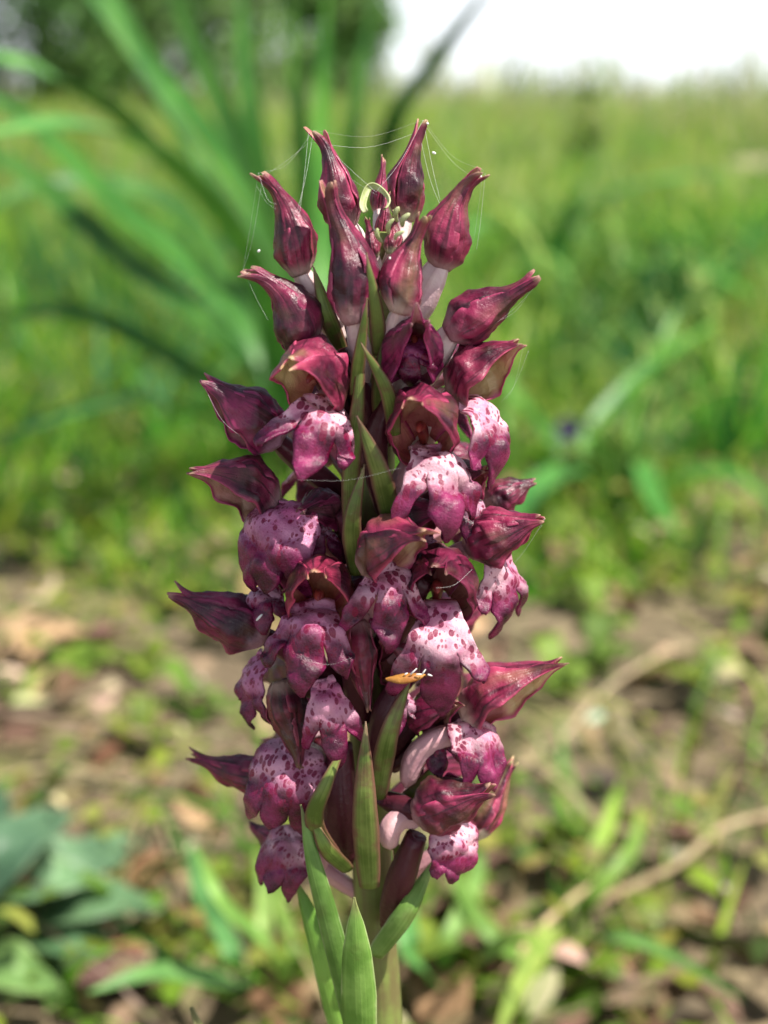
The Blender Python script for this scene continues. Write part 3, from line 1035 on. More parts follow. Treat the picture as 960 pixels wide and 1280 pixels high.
# long-bladed grass clumps standing through the meadow
for i in range(26):
    px = random.choice([random.uniform(600, 980), random.uniform(600, 980), random.uniform(-20, 330)])
    py = random.uniform(330, 650)
    gb = G(px, py)
    dd = gb[1]
    lv = []
    for q in range(7):
        an = random.uniform(0, 6.28); ln = random.uniform(.05, .11) * min(1.3, .5 + dd * .5); out = random.uniform(.3, 1.1)
        d = np.array([math.cos(an), math.sin(an), 0])
        k = random.uniform(.8, 1.9)
        lv.append(([gb + d * .004 - (0, 0, .003), gb + d * ln * out * .35 + (0, 0, ln * .6), gb + d * ln * out * .8 + (0, 0, ln * .85), gb + d * ln * out * 1.25 + (0, 0, ln * random.uniform(.5, .95))],
                   random.uniform(.0016, .0034) * (.6 + dd * .4), (-d[0] * .5, -d[1] * .5, .8), (k * random.uniform(.8, 1.5), k * 1.15, k * .6), {'prof_k': SK, 'chan': .3, 'nv': 12, 'nu': 5}))
    plant('grass_clump', 'loose clump of long yellow green blades standing in the meadow', 'grass clump', gb, lv, 'tuft', 'blade', 'long-bladed grass clumps in the meadow')

# green tufts in the litter, bottom of the view
tb = G(690, 1190)
plant('grass_tuft', 'bright green grass tuft with broad blades growing from brown litter', 'grass tuft', tb, [
    thin(tb, [(725, 1110, .24), (760, 1030, .26), (775, 975, .28)], .0024, (2.0, 1.9, .8)),
    thin(tb, [(735, 1130, .22), (790, 1060, .23), (800, 1010, .26)], .0021, (1.7, 1.7, .8)),
    thin(tb, [(700, 1100, .26), (705, 1020, .29), (690, 970, .32)], .0018, (1.9, 1.9, .8)),
    thin(tb, [(640, 1190, .20), (580, 1120, .21), (560, 1060, .24)], .0021, (1.6, 1.7, .9)),
    thin(tb, [(690, 1160, .19), (650, 1230, .16), (620, 1300, .14)], .0025, (2.2, 1.8, 1.0)),
    thin(tb, [(760, 1170, .20), (830, 1190, .19), (930, 1250, .17)], .0017, (1.2, 1.5, 1.0))], 'tuft', 'blade')
tb2 = G(330, 1230)
plant('grass_tuft', 'pale green grass tuft close behind the orchid stem', 'grass tuft', tb2, [
    thin(tb2, [(325, 1190, .19), (330, 1120, .20), (320, 1060, .22)], .0021, (2.2, 2.0, 1.4)),
    thin(tb2, [(290, 1190, .19), (250, 1110, .22), (240, 1050, .25)], .0024, (1.0, 1.5, 1.2)),
    thin(tb2, [(350, 1200, .17), (280, 1130, .15), (245, 1060, .16)], .0018, (1.8, 2.0, 1.2)),
    thin(tb2, [(300, 1230, .17), (200, 1215, .15), (110, 1240, .14)], .0024, (1.4, 1.7, 1.3)),
    thin(tb2, [(370, 1190, .19), (350, 1120, .22), (385, 1050, .25)], .0017, (1.7, 1.7, .9))], 'tuft', 'blade')
tb3 = G(520, 1240)
plant('grass_tuft', 'bluish green grass tuft just beside the orchid stem', 'grass tuft', tb3, [
    thin(tb3, [(515, 1190, .18), (505, 1130, .19), (500, 1060, .20)], .0028, (1.2, 1.8, 1.3)),
    thin(tb3, [(560, 1180, .20), (595, 1100, .22), (600, 1040, .25)], .0023, (1.7, 1.8, 1.2)),
    thin(tb3, [(600, 1200, .17), (650, 1170, .16), (690, 1200, .15)], .0018, (2.0, 1.9, .9))], 'tuft', 'blade')

# broad glaucous leaves, lower edge of the litter
bb = G(-15, 1150)
BK = ([0, .1, .3, .55, .8, .94, 1], [.16, .45, .85, 1, .75, .35, .05])


def broad(pts, W, col, nrm=(0.1, -0.45, 0.9)):
    p = [bb + (0, 0, 0.0)] + [G(a, b, z) for a, b, z in pts]
    return (p, W, nrm, col, {'prof_k': BK, 'chan': 0.35, 'nv': 24, 'nu': 13, 'wave': 0.28})


plant('broad_leaf_plant', 'low rosette of broad grey green leaves at the litter edge', 'plant', bb, [
    broad([(40, 1105, .022), (110, 1075, .026), (185, 1045, .014)], .0085, (1.0, 1.0, 1.0)),
    broad([(50, 1140, .016), (120, 1125, .022), (210, 1135, .008)], .0080, (1.1, 1.1, 1.0)),
    broad([(-10, 1090, .025), (30, 1045, .030), (90, 1015, .018)], .0090, (.8, .85, .9)),
    broad([(-15, 1080, .024), (-20, 1030, .028), (-5, 980, .018)], .0080, (.7, .8, .8)),
    broad([(30, 1165, .010), (90, 1170, .016), (160, 1190, .004)], .0075, (.8, .9, .75)),
    broad([(-60, 1130, .02), (-110, 1110, .024), (-170, 1110, .012)], .0090, (1.0, 1.0, 1.0)),
    broad([(20, 1120, .02), (70, 1100, .03), (130, 1100, .022)], .0070, (1.2, 1.2, 1.1)),
    broad([(-20, 1190, .012), (20, 1215, .014), (80, 1240, .004)], .0070, (1.4, 1.35, .8)),
    broad([(0, 1180, .008), (50, 1195, .010), (105, 1225, .004)], .0055, (.9, 1.0, .6))], 'broad')


# rosettes of low weeds: one built, the rest copied
def weed_mesh(seed):
    r = np.random.default_rng(seed)
    V, F, U = [], [], []
    b = 0
    for i in range(9):
        a = r.uniform(0, 6.28); l = r.uniform(.6, 1.2) * .013
        d = np.array([math.cos(a), math.sin(a), 0])
        h = r.uniform(.2, 1.2)
        p0 = np.array([0, 0, 0.0]); p1 = d * l * .5 + (0, 0, l * h * .8); p2 = d * l + (0, 0, l * h * .7)
        ve, fa, uv, fm = leaf_sheet([p0, p1, p2], l * r.uniform(.25, .42), unit(np.array([-d[0] * .3, -d[1] * .3, 1.0])), 0.2, BK, 5, 8, i, .05, .0003)
        V.append(ve); U.append(uv); F += [tuple(k + b for k in f) for f in fa]; b += len(ve)
    return np.vstack(V), F, np.vstack(U)


protos = []
for s in range(4):
    ve, fa, uv = weed_mesh(s + 70)
    protos.append(link_mesh('low_weed', ve, fa, 'weed', None, None, uv))
spots = [(330, 620), (120, 640), (60, 690), (200, 700), (110, 800), (180, 850), (260, 800), (250, 890), (90, 840), (180, 930),
         (700, 870), (900, 860), (820, 850), (680, 1080), (880, 870), (760, 780), (930, 760), (840, 740), (700, 760),
         (600, 1240), (200, 1220), (320, 1110), (660, 1240), (800, 1260), (830, 1180), (560, 1170), (370, 1230), (620, 1010),
         (920, 650), (850, 690), (700, 700), (270, 660), (30, 620), (160, 590), (310, 690), (660, 720), (230, 760), (40, 880), (750, 840), (950, 820)]
for i, (px, py) in enumerate(spots):
    o = protos[i] if i < 4 else protos[i % 4].copy()
    if i >= 4:
        COL.objects.link(o)
    o.location = G(px, py, -0.001)
    o.rotation_euler = (0, 0, random.uniform(0, 6.28))
    sc = random.uniform(.8, 1.6)
    o.scale = (sc, sc, sc)
    k = random.uniform(.8, 1.25)
    o.color = (k * random.uniform(.9, 1.25), k, k * .9, 1)
    tag(o, 'low yellow green weed rosette rooted in the leaf litter', 'weed', 'low weeds dotted over the litter')


# fallen leaves: three shapes, copied
def dead_leaf_mesh(seed):
    r = np.random.default_rng(seed)
    p0 = np.array([-.5, 0, .02]); p1 = np.array([-.1, r.normal(0, .06), .10 + r.uniform(0, .1)]); p2 = np.array([.5, r.normal(0, .1), .05 + r.uniform(0, .12)])
    return leaf_sheet([p0, p1, p2], r.uniform(.16, .30), np.array([0, 0, 1.0]), r.uniform(.2, .9), BK, 7, 12, seed, .25, .02, r.uniform(-.5, .5))


dl = []
for s in range(5):
    ve, fa, uv, fm = dead_leaf_mesh(s + 5)
    dl.append(link_mesh('fallen_leaf', ve, fa, 'dead_leaf', None, None, uv))
named = [(28, 795, .040, (1.7, 1.6, 1.5), 1.3, 'beige dry leaf standing pale against the litter'),
         (62, 812, .032, (1.9, 1.75, 1.6), 1.2, 'smaller beige dry leaf overlapping the big pale one'),
         (255, 1020, .030, (2.1, 1.9, 1.7), 2.1, 'narrow pale dry leaf lying beyond the grey green rosette'),
         (222, 1172, .022, (1.1, .72, .55), .2, 'rust red dry leaf beside the broad grey green leaves'),
         (190, 1105, .020, (1.1, .85, .65), .9, 'orange brown dry leaf touching a broad grey green leaf tip'),
         (120, 1210, .030, (1.2, .8, .75), 0.1, 'dull reddish leaf flat below the broad grey green leaves')]
cnt = 0
for px, py, size, col, rot, lab in named:
    o = dl[cnt] if cnt < 5 else dl[cnt % 5].copy()
    if cnt >= 5:
        COL.objects.link(o)
    o.location = G(px, py, 0.003); o.scale = (size,) * 3
    o.rotation_euler = (random.uniform(-.5, .1), random.uniform(-.4, .4), rot)
    o.color = (*col, 1)
    tag(o, lab, 'dead leaf', 'fallen leaves in the litter')
    cnt += 1
for i in range(90):
    px, py = random.uniform(-60, 1020), 1300 - 640 * random.random() ** 1.4
    o = dl[i % 5].copy(); COL.objects.link(o)
    s = random.uniform(.012, .028)
    o.location = G(px, py, random.uniform(.001, .007)); o.scale = (s, s, s)
    o.rotation_euler = (random.uniform(-.6, .6), random.uniform(-.5, .5), random.uniform(0, 6.28))
    k = random.uniform(.5, 1.5)
    o.color = (k, k * random.uniform(.75, 1), k * random.uniform(.65, 1), 1)
    tag(o, 'curled brown dry leaf among the litter behind the orchid', 'dead leaf', 'fallen leaves in the litter')


# dry stalks and twigs
def stalk(name, pts, r0, r1, mat, label, cat, col=(1, 1, 1), flat=1.0):
    p = smooth([G(a, b, z) for a, b, z in pts], 24)
    ve, fa, uv = tube(p, np.linspace(r0, r1, 24) * 0.5 * (1 + 0.12 * np.sin(np.arange(24) * 1.3)), 8, 0, 0, flat)
    o = link_mesh(name, ve, fa, mat, None, p[0], uv, None, True, col)
    tag(o, label, cat)
    return o


stalk('twig', [(-60, 885, .006), (60, 900, .010), (170, 915, .008), (330, 945, .004)], .0036, .002, 'twig', 'long grey brown twig lying across the litter', 'twig', (1.5, 1.4, 1.3))
stalk('twig', [(150, 850, .004), (230, 905, .008), (320, 925, .006)], .0022, .0012, 'twig', 'thin brown twig crossing the long grey twig', 'twig', (1.2, 1.1, 1.0))
stalk('dry_stalk', [(640, 965, .004), (700, 925, .010), (760, 860, .014), (850, 812, .010), (960, 815, .006)], .0030, .0016, 'dry', 'pale dry stalk curving from the orchid over dark soil', 'dry stalk')
stalk('dry_stalk', [(740, 1130, .004), (840, 1085, .012), (905, 1035, .020), (1000, 1010, .022)], .0026, .0018, 'dry', 'bent straw coloured blade lying over dark brown litter', 'dry stalk', (1.2, 1.2, 1.15))
stalk('dry_stalk', [(590, 1290, .004), (650, 1190, .014), (720, 1120, .018), (780, 1090, .020)], .0022, .0012, 'dry', 'thin straw stalk slanting through the bright grass tuft', 'dry stalk', (1.3, 1.25, 1.1))
stalk('dry_stalk', [(190, 1000, .002), (215, 1080, .012), (235, 1170, .014)], .0018, .0010, 'dry', 'slim dry stalk standing beside the pale narrow leaf', 'dry stalk')
stalk('twig', [(780, 905, .004), (860, 940, .008), (960, 950, .006), (1040, 1000, .004)], .0022, .0014, 'twig', 'dark brown twig half buried in bare soil', 'twig', (1.0, .9, .85))
stalk('dry_stalk', [(-40, 985, .004), (60, 960, .01), (150, 975, .008)], .002, .0012, 'dry', 'short dry stalk behind the broad grey green rosette', 'dry stalk')

# the small purple flower in the meadow, the fallen pale petal, a tall weed on the skyline
fb = G(712, 640)
root = empty('wild_flower', fb)
tag(root, 'tiny purple wild flower blurred among meadow grass', 'flower')
top = at(710, 535, fb[1])
ve, fa, uv = tube(smooth([fb, (fb + top) / 2 + (0.004, 0, 0), top], 8), .0008, 6)
link_mesh('stalk', ve, fa, 'stem', root, fb, uv)
for i in range(6):
    a = i * 1.05
    d = np.array([math.cos(a), -.3, math.sin(a)])
    ve, fa, uv, fm = leaf_sheet([top, top + d * .004, top + d * .007], .0030, np.array([0, -1.0, .3]), .2, BK, 5, 8, i, .05, .0003)
    link_mesh('petal', ve, fa, 'purple', root, fb, uv)
pb = G(893, 1142, .004)
ve, fa, uv, fm = leaf_sheet([pb, pb + (.004, .002, .003), pb + (.009, .003, .002)], .0036, np.array([0, -.5, 1.0]), .6, BK, 7, 10, 3, .1, .0004)
tag(link_mesh('fallen_petal', ve, fa, 'petal', None, pb, uv), 'pinkish white petal lying on dark litter', 'petal')

wb = np.array([ray(735, 100)[0] / ray(735, 100)[1] * (3.4 + .155), 3.4, 0])
root = empty('tall_weed', wb)
tag(root, 'tall leafy weed rising above the meadow skyline', 'weed')
wt = at(735, 62, 3.4)
ve, fa, uv = tube(smooth([wb, (wb + wt) / 2 + (.01, 0, 0), wt], 10), np.linspace(.005, .002, 10), 7)
link_mesh('stalk', ve, fa, 'stem', root, wb, uv)
for i in range(26):
    z = random.uniform(.25, 1.0)
    c = wb + (wt - wb) * z
    a = random.uniform(0, 6.28)
    d = np.array([math.cos(a), math.sin(a), .7])
    l = random.uniform(.03, .06) * (1.2 - .5 * z)
    ve, fa, uv, fm = leaf_sheet([c, c + d * l * .5, c + d * l], l * .22, np.array([0, -.6, .8]), .2, BK, 5, 7, i, .05, .0006)
    link_mesh('leaf', ve, fa, 'weed', root, wb, uv, None, True, (.7, .8, .9))

# ------------------------------------------------------------------ the orchid
ORG = np.array([P(470, 1100)[0], 0.0, 0.0])
orchid = empty('orchid', ORG)
tag(orchid, 'upright crimson orchid spike crowded with hooded flowers and spotted lips', 'orchid')

stem_px = [(486, 1700), (482, 1400), (476, 1260), (468, 1150), (462, 1000), (464, 800), (470, 600), (476, 430), (484, 290)]
sp_ = [ORG + (0.004, 0.002, -0.002), ORG + (.002, .001, .03)] + [P(a, b, 0) for a, b in stem_px if P(a, b, 0)[2] > 0.05]
spath = smooth(sp_, 60)
srad = np.interp(spath[:, 2], [0, .05, .13, .16, .2, .225], [.0026, .0025, .0022, .0021, .0017, .0008])
ve, fa, uv = tube(spath, srad, 18, 0.04, 9)
link_mesh('stem', ve, fa, 'stem', orchid, ORG, uv, None, True, (1, 1, 1))

seedc = [100]
WHITE, MAROON, PINK = (1.0, .98, .95), (.11, .020, .040), (.9, .6, .66)


def floret(kind, B, T, up, R, opening=0.0, arch=0.0, lip=None, ov=None, ovR=15, ovcol=PINK, tint=(1, 1, 1), split=0.05, spur=None,
           column=None, liptint=(1, 1, 1), sag=0.0, flare=0.3, hook=None):  # liptint: lip hue, also darkened on left-hand flowers to imitate their shaded side
    seedc[0] += 13
    sd = seedc[0]
    Bw, Tw = P(*B), P(*T)
    root = empty(kind, Bw, orchid, ORG)
    make_sepals(root, Bw, Bw, Tw, unit(view_dir(up)), R * PX * (0.92 if kind == 'bud' else 1.0), opening, arch, sd, tint, split, kind == 'bud', flare, hook if hook is not None else (random.uniform(.08, .22) if kind == 'bud' else 0.05))
    if ov is not None:
        Xd = unit(Tw - Bw)
        make_ovary(root, Bw, P(*ov), Bw + Xd * 0.0006, ovR * PX, ovcol, sag)
    if lip is not None:
        Lb, Lt, W, nrm, bulge = lip[:5]
        curl = lip[5] if len(lip) > 5 else 0.55
        make_lip(root, Bw, P(*Lb), P(*Lt), W * PX * 0.98, unit(view_dir(nrm)), bulge, sd, liptint, curl, len(lip) > 6)
        X = unit(Tw - Bw)
        Dv = view_dir(up); Dv = unit(Dv - X * np.dot(Dv, X))
        Rw, Lw = R * PX, np.linalg.norm(Tw - Bw)
        ve, fa, uv = blob([Bw + Dv * Rw * .1, Bw + X * Lw * .22 + Dv * Rw * .30, Bw + X * Lw * .42 + Dv * Rw * .18, Bw + X * Lw * .47 - Dv * Rw * .1],
                          [Rw * .15, Rw * .18, Rw * .13, Rw * .07])
        link_mesh('column', ve, fa, 'column', root, Bw, uv)
    if spur is not None:
        pts, r0, r1 = spur
        ve, fa, uv = blob([P(*q) for q in pts], [r0 * PX * .8, r0 * PX, r0 * PX, r1 * PX])
        link_mesh('spur', ve, fa, 'ovary', root, Bw, uv, None, True, (.95, .70, .74))
    return root


# --- buds at the top
floret('bud', (434, 288, 1), (392, 163, 0), (-.6, .2, -.4), 28, arch=.02, ov=(462, 350, 0), ovR=19, ovcol=WHITE, tint=(1.15, 1.2, 1.1))
floret('bud', (444, 404, 8), (407, 222, 8), (-.3, .2, .9), 33, arch=.02, ov=(455, 480, 4), ovR=14, ovcol=WHITE, tint=(1, 1, 1))
floret('bud', (377, 342, 4), (323, 216, 5), (-.8, .3, .3), 29, arch=.0, ov=(425, 425, 2), ovR=16, ovcol=WHITE, tint=(1.1, 1.2, 1.05))
floret('bud', (506, 276, -3), (529, 150, -4), (.5, .2, -.7), 26, arch=-.02, ov=(488, 330, -1), ovR=13, ovcol=WHITE, tint=(1.2, 1.5, 1.15))
floret('bud', (472, 268, -7), (480, 196, -8), (0, .2, -1), 13, ov=(476, 310, -2), ovR=8, ovcol=WHITE, tint=(1.3, 1.4, 1.3))
floret('bud', (549, 334, 3), (604, 212, 4), (.8, .3, .2), 32, arch=.0, ov=(500, 420, 2), ovR=20, ovcol=WHITE, tint=(1.05, 1.1, 1))
floret('bud', (499, 392, 9), (531, 267, 9), (.3, .2, .9), 29, arch=.0, ov=(482, 455, 4), ovR=14, ovcol=WHITE, tint=(1.15, 1.4, 1.15))
floret('bud', (386, 440, 5), (304, 336, 6), (.45, .85, .1), 36, arch=.13, hook=-.05, ov=(440, 520, 2), ovR=15, ovcol=MAROON, tint=(.9, .95, .95))
floret('bud', (560, 418, 5), (673, 346, 6), (-.35, .9, .1), 33, arch=.05, hook=.08, ov=(500, 500, 2), ovR=20, ovcol=WHITE, tint=(1, .95, 1))
floret('bud', (488, 318, 3), (497, 262, 2), (.2, .3, .9), 12, ov=(480, 350, 1), ovR=7, ovcol=WHITE, tint=(1.2, 2.2, 1.2))
floret('bud', (468, 322, 3), (458, 272, 3), (-.2, .3, .9), 11, ov=(476, 350, 1), ovR=7, ovcol=WHITE, tint=(1.1, 1.8, 1.1))
floret('bud', (478, 300, -1), (484, 240, -2), (.1, .3, -.9), 12, ov=(480, 340, 0), ovR=7, ovcol=WHITE, tint=(1.2, 1.6, 1.2))
# --- opening flower facing out
floret('flower', (516, 452, 3), (521, 398, 14), (0, 1, .15), 37, .55, 0, lip=((516, 425, 7), (514, 484, 8), 33, (0, .3, 1), .55, .5),
       ov=(484, 520, 1), ovR=17, ovcol=WHITE, liptint=(.42, .12, .36), tint=(.95, .8, 1.2))
# --- open flowers, upper half
floret('flower', (566, 492, 5), (655, 429, 7), (-.5, .8, -.55), 36, 1.0, .08, lip=((570, 495, 5), (614, 618, 8), 42, (.55, .35, .75), .42),
       ov=(505, 575, 2), ovR=17, ovcol=WHITE, tint=(1.15, 1.4, 1.1), liptint=(1.1, 1.1, 1.1))
floret('flower', (408, 492, 5), (357, 455, 15), (.2, 1, .1), 41, 1.0, .12, lip=((406, 500, 6), (368, 620, 13), 60, (-.1, .35, .95), .38),
       ov=(450, 580, 1), ovR=15, ovcol=PINK, tint=(1.5, 1.9, 1.5), liptint=(1.15, 1.15, 1.15), flare=.2)
floret('flower', (348, 552, 2), (251, 474, 4), (.45, .85, -.35), 36, .5, .05, ov=(430, 620, 0), ovR=16, ovcol=MAROON, tint=(.95, .8, 1.15))
floret('flower', (530, 560, 5), (516, 508, 16), (0, 1, .1), 41, 1.0, .14, lip=((530, 558, 7), (560, 692, 13), 60, (.2, .35, .9), .40),
       ov=(484, 640, 1), ovR=16, ovcol=PINK, tint=(1.25, 1.3, 1.2), flare=.2)
floret('flower', (586, 682, 4), (681, 648, 7), (-.3, .95, -.1), 35, .6, .04, lip=((606, 675, 2), (612, 800, 4), 46, (.35, .25, .9), .35),
       ov=(500, 740, 1), ovR=16, ovcol=PINK, tint=(1.15, 1.1, 1.1))
floret('flower', (606, 632, -5), (670, 601, -6), (-.2, .95, 0), 24, .5, .05, ov=(500, 690, -2), ovR=14, ovcol=PINK)
floret('flower', (345, 628, 4), (235, 591, 6), (.25, .9, -.5), 37, 1.0, .09, lip=((362, 628, 5), (333, 750, 9), 50, (-.3, .4, .85), .42, .55, 1),
       ov=(440, 700, 0), ovR=16, ovcol=PINK, tint=(.85, .9, .9), liptint=(.75, .5, .72))
floret('flower', (462, 702, 9), (538, 668, 16), (-.3, .9, -.1), 37, 1.0, .10, lip=((480, 700, 8), (484, 815, 12), 54, (.15, .4, .9), .42),
       ov=(466, 790, 2), ovR=15, ovcol=PINK, tint=(1.25, 1.3, 1.2), liptint=(.95, .9, .95))
floret('flower', (332, 795, 4), (213, 740, 5), (.3, .95, -.1), 34, .3, .03, lip=((335, 815, 2), (318, 920, 2), 36, (-.6, .3, .75), .35),
       ov=(440, 860, 0), ovR=16, ovcol=MAROON, tint=(.85, .75, .95), split=.10, liptint=(.7, .45, .7))
floret('flower', (400, 768, 6), (394, 722, 16), (0, 1, .1), 41, 1.0, .14, lip=((398, 752, 7), (376, 876, 13), 64, (-.1, .4, .9), .42),
       ov=(452, 840, 1), ovR=15, ovcol=PINK, tint=(1.2, 1.2, 1.0), liptint=(.72, .5, .68), flare=.2)
floret('flower', (546, 755, 5), (548, 716, 15), (0, 1, .1), 44, 1.0, .14, lip=((550, 752, 7), (550, 906, 11), 62, (.15, .4, .9), .40),
       ov=(478, 830, 1), ovR=15, ovcol=PINK, tint=(.7, .6, .7), flare=.2)
# --- lower flowers
floret('flower', (580, 895, 4), (708, 830, 6), (-.35, .85, -.6), 36, 1.0, .07, lip=((580, 900, 4), (610, 990, 9), 35, (.2, .4, .9), .4, .6, 1),
       ov=(490, 960, 1), ovR=15, ovcol=MAROON, tint=(1.35, 1.6, 1.3), liptint=(1.15, 1.2, 1.15),
       spur=([(592, 918, 4), (550, 922, 5), (520, 945, 5), (507, 985, 5)], 15, 13))
floret('flower', (522, 1018, 7), (619, 985, 10), (-.15, .95, .3), 36, .45, .04, lip=((566, 1026, 6), (562, 1104, 8), 36, (.4, .35, .85), .42, .6, 1),
       ov=(474, 998, 4), ovR=15, ovcol=MAROON, tint=(1.05, 1.0, 1.0),
       spur=([(528, 1030, 6), (505, 1022, 6), (488, 1036, 7), (488, 1062, 7)], 15, 12))
floret('flower', (588, 1046, 0), (642, 948, -2), (.7, .3, .1), 24, .3, .03, ov=(480, 1110, -1), ovR=13, ovcol=PINK, tint=(1.6, 2.2, 1.6))
floret('flower', (348, 972, 0), (237, 943, -3), (.2, .95, 0), 24, .4, -.02, lip=((374, 930, 5), (338, 1040, 8), 48, (-.25, .45, .85), .5, .6, 1),
       ov=(450, 1030, 1), ovR=14, ovcol=PINK, tint=(.9, .8, .9), liptint=(.85, .7, .82),
       spur=([(372, 935, 4), (392, 950, 4), (398, 985, 5), (390, 1015, 5)], 18, 11))
floret('flower', (372, 1060, -1), (310, 1030, -4), (.2, .95, 0), 22, .4, 0, lip=((378, 1040, 2), (336, 1118, 5), 37, (-.25, .45, .85), .5, .6, 1),
       ov=(452, 1120, 0), ovR=13, ovcol=PINK, tint=(.9, .9, .9), liptint=(.85, .85, .85),
       spur=([(380, 1040, 1), (398, 1060, 2), (400, 1090, 2)], 14, 9))
floret('flower', (352, 850, 5), (374, 962, 8), (-.6, .1, .8), 27, .2, 0, lip=((404, 848, 8), (424, 958, 11), 40, (-.1, .3, .95), .25, .4),
       ov=(440, 860, 0), ovR=15, ovcol=MAROON, tint=(.75, .8, .6), liptint=(.85, .65, .8), split=.0)
floret('flower', (446, 775, 7), (460, 890, 9), (.3, .1, .9), 22, .2, 0, ov=(462, 740, 1), ovR=12, ovcol=PINK, tint=(.95, .8, .8), split=.0)
# --- flowers on the far side of the spike
for (bx_, by_, tx_, ty_, rr_) in [(430, 420, 360, 380, 30), (520, 470, 590, 430, 30), (420, 560, 340, 540, 32), (530, 600, 610, 560, 32),
                                  (410, 690, 330, 690, 32), (530, 780, 610, 760, 32), (400, 830, 320, 850, 32), (530, 860, 590, 850, 30),
                                  (400, 930, 330, 930, 28), (530, 960, 580, 960, 26)]:
    floret('flower', (bx_, by_, -6), (tx_, ty_, -14), (0, 1, -.2), rr_, .6, .05, lip=((bx_ * .6 + tx_ * .4, by_ + 18, -8), (bx_ * .5 + tx_ * .5, by_ + 85, -11), 34, (0, .3, -1), .35),
           ov=(468, by_ + 70, 0), ovR=15, ovcol=MAROON, tint=(.85, .8, .85))
# flowers half hidden between the others
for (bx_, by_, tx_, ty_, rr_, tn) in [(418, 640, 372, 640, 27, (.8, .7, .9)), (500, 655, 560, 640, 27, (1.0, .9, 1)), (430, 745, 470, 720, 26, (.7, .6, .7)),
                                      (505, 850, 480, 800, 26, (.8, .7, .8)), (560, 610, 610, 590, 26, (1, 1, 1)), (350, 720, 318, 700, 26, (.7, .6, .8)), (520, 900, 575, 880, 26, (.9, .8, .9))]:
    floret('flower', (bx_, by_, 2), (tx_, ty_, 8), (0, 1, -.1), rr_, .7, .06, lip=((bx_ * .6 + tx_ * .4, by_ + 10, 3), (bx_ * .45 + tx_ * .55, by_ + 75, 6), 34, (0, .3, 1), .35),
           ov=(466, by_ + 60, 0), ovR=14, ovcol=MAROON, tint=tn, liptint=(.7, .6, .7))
# dark maroon ovaries of the lowest flowers, standing against the stem
for pts, r in ((((430, 1075, 4), (426, 1010, 6), (424, 930, 6)), 22), (((486, 1155, 3), (500, 1105, 6), (520, 1045, 7)), 19),
               (((470, 960, 4), (480, 900, 6), (500, 850, 6)), 17), (((452, 900, 4), (446, 830, 5), (440, 770, 6)), 20),
               (((462, 760, 4), (452, 700, 5), (430, 640, 6)), 18), (((470, 820, 4), (500, 770, 5), (530, 720, 6)), 20),
               (((462, 560, 3), (455, 500, 4), (425, 440, 5)), 16), (((480, 640, 4), (470, 560, 5), (486, 500, 6)), 16)):
    pw = smooth([P(*q) for q in pts], 14)
    ve, fa, uv = tube(pw, r * PX * np.interp(np.linspace(0, 1, 14), [0, .2, .6, 1], [.6, .9, 1, .7]), 14, .08, 4)
    link_mesh('ovary', ve, fa, 'ovary', orchid, ORG, uv, None, True, MAROON)


# --- bracts, base first
def bract(pts, W, mat='bract', col=(1, 1, 1), nrm=(0, .1, 1), chan=-.35, name='bract', prof_k=None):
    ve, fa, uv, fm = leaf_sheet([P(*q) for q in pts], W * PX * 0.80, unit(view_dir(nrm)), chan, prof_k, 9, 24, len(bpy.data.objects), .05, .0003)
    link_mesh(name, ve, fa, mat, orchid, ORG, uv, None, True, col)


bract([(474, 445, 6), (470, 390, 9), (458, 316, 10)], 12)
bract([(443, 495, 8), (450, 440, 10), (459, 373, 11)], 10, col=(1.05, 1.1, 1))
bract([(428, 442, 3), (408, 390, 6), (391, 332, 5)], 13)
bract([(494, 545, 8), (484, 490, 10), (451, 428, 11)], 12, col=(.95, .95, .9))
bract([(490, 655, 9), (474, 590, 12), (446, 520, 13)], 17, col=(.75, .72, .75))
bract([(444, 715, 6), (438, 610, 8), (448, 500, 9), (452, 410, 9)], 14, col=(.85, .85, .8))
bract([(446, 720, 8), (440, 655, 11), (456, 580, 11)], 15, col=(.8, .8, .75))
bract([(480, 560, 4), (476, 480, 7), (480, 420, 7)], 15, col=(.9, .85, .8))
bract([(462, 1112, 9), (456, 1010, 13), (457, 902, 13)], 21)
bract([(472, 1000, 6), (486, 920, 10), (514, 846, 9)], 17)
bract([(425, 1082, 7), (393, 1030, 11), (408, 980, 12), (436, 922, 10)], 15, col=(1, 1, .95))
bract([(436, 1090, 7), (408, 1062, 11), (388, 1015, 10)], 14, col=(1.0, 1.1, .9))
bract([(445, 1300, 10), (418, 1180, 11), (392, 1080, 11), (376, 1006, 10)], 18, 'lower_bract', (.9, .95, .95))
bract([(452, 1340, 13), (447, 1215, 15), (443, 1122, 15)], 28, 'lower_bract', (1.15, 1.2, 1.1))
bract([(432, 1320, 5), (398, 1180, 5), (368, 1095, 3)], 20, 'lower_bract', (1.2, 1.3, 1.0))
bract([(468, 1196, 7), (512, 1135, 8), (545, 1070, 3)], 18, 'lower_bract', (1.25, 1.15, 1.3))
bract([(500, 1015, 3), (522, 990, 4), (556, 945, 1)], 17, 'bract', (1.1, 1.2, 1))
bract([(480, 1150, 2), (500, 1090, 3), (490, 1040, 4)], 14, 'bract', (1, 1, 1))
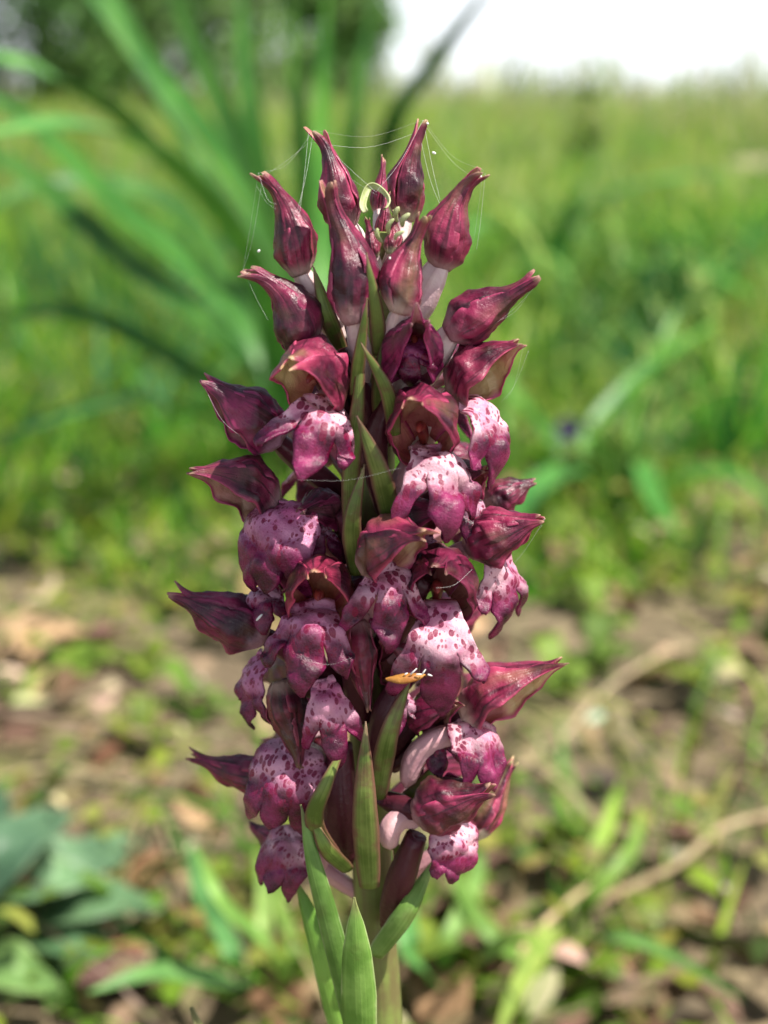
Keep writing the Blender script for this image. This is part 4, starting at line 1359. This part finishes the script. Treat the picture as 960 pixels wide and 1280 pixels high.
# tiny unopened buds and a curled bract tip in the crown
ring = [P(468 + 16 * math.cos(a) + 2 * math.sin(2.3 * a), 252 + (17 + 3 * math.sin(a * 1.7)) * math.sin(a), 3 + 1.2 * math.sin(a)) for a in np.linspace(2.2, 7.0, 16)]
ve, fa, uv, fm = leaf_sheet(ring, 4.0 * PX, unit(view_dir((.1, .3, 1))), .5, None, 7, 26, 5, .1, .0002, 1.2)
link_mesh('curled_bract', ve, fa, 'tiny_bud', orchid, ORG, uv)
for (a, b, d, l, ang, w) in ((486, 294, 6, 22, .3, 3.6), (503, 284, 5, 20, .5, 4.4), (478, 304, 6, 20, -.3, 3.6), (494, 300, 7, 16, .8, 3.2), (497, 278, 2, 20, .1, 4)):
    q0 = P(a, b, d); q1 = P(a + l * math.sin(ang), b - l * math.cos(ang), d + 1); qm = P(a + l * .5 * math.sin(ang) - 4, b - l * .55 * math.cos(ang), d + .8)
    ve, fa, uv = blob([q0, qm, q1], [w * PX * .5, w * PX * .85, w * PX * .6], 8)
    link_mesh('tiny_bud', ve, fa, 'tiny_bud', orchid, ORG, uv)
# sheathing leaves lower on the stem
for sgn, z0, l in ((-1, .015, .09), (1, .03, .08), (-1, .055, .07)):
    b0 = ORG + (0, -.001, z0)
    ve, fa, uv, fm = leaf_sheet([b0, b0 + (sgn * .008, -.001, l * .5), b0 + (sgn * .02, .0, l)], .0045, np.array([-sgn * .6, -.8, .1]), .4, None, 9, 20, 5, .05, .0003)
    link_mesh('leaf', ve, fa, 'lower_bract', orchid, ORG, uv)

# ------------------------------------------------------------------ withered scrap and spider silk resting on the orchid
sc0 = P(482, 848, 15)
root = empty('withered_scrap', sc0)
tag(root, 'small orange brown withered scrap lodged across the flower spike', 'scrap')
ve, fa, uv, fm = leaf_sheet([sc0, P(505, 846, 15.5), P(532, 843, 15)], 7.5 * PX, unit(view_dir((0, .8, .6))), -.5, BK, 7, 14, 4, .15, .0004)
link_mesh('husk', ve, fa, 'scrap', root, sc0, uv)
for i in range(5):
    a = 506 + i * 7.2
    q0 = P(a, 843, 15.5); q1 = P(a + random.uniform(3, 9), 843 + random.uniform(-9, 4), 15.5)
    ve, fa, uv = tube(np.array([q0, (q0 + q1) / 2, q1]), [.00009, .00008, .00004], 6)
    link_mesh('bristle', ve, fa, 'silk', root, sc0, uv)

w0 = P(480, 190, 3)
root = empty('cobweb', w0)
tag(root, 'fine white spider silk strung between the orchid bud tips', 'cobweb')


def thread(a, b, sagpx=3, r=.000022):
    pa, pb_ = P(*a), P(*b)
    m = (pa + pb_) / 2 - np.array([0, 0, sagpx * PX])
    ve, fa, uv = tube(smooth([pa, m, pb_], 10), r, 5)
    link_mesh('thread', ve, fa, 'silk', root, w0, uv)


tips = {'A': (392, 163, 0), 'C': (323, 216, 5), 'D': (529, 150, -4), 'F': (604, 212, 4), 'H': (304, 336, 6), 'I': (673, 346, 6),
        'K': (655, 429, 7), 'M': (251, 474, 4), 'Q': (235, 591, 6), 'O': (681, 648, 7)}
for a, b, n_ in [('A', 'D', 2), ('A', 'C', 2), ('D', 'F', 2), ('C', 'H', 2), ('A', (372, 262, 7), 2), ('D', (550, 250, 3), 2), ('F', (592, 300, 5), 2), ('C', (345, 255, 8), 2),
                 ('I', (622, 402, 7), 2), ('K', (632, 500, 8), 2), ('H', (335, 400, 8), 1), ('M', (300, 545, 6), 1), ('O', (634, 715, 6), 2), 
                 ((372, 600, 14), (500, 585, 16), 1), ((384, 826, 15), (440, 822, 14), 1), ((545, 735, 16), (590, 712, 12), 1), ('A', (470, 240, 3), 2), ('D', (470, 240, 3), 1)]:
    a, b = tips.get(a, a), tips.get(b, b)
    for k in range(n_):
        j = lambda q: (q[0] + random.uniform(-7, 7) * (k > 0), q[1] + random.uniform(0, 16) * (k > 0), q[2])
        thread(j(a), j(b), random.uniform(2, 16), random.choice([.000004, .000005, .000008]))
for (a, b, d, l) in [(322, 315, 6, 6), (308, 343, 6, 8), (532, 153, -3, 8), (599, 220, 4, 7), (540, 190, -2, 10), (320, 776, 8, 16), (486, 322, 9, 5)]:
    q0, q1 = P(a, b, d), P(a + l * .5, b - l * random.uniform(-.4, .8), d)
    ve, fa, uv = blob([q0, (q0 + q1) / 2, q1], [1.2 * PX, 1.7 * PX, 1.1 * PX], 7)
    link_mesh('speck', ve, fa, 'silk', root, w0, uv)
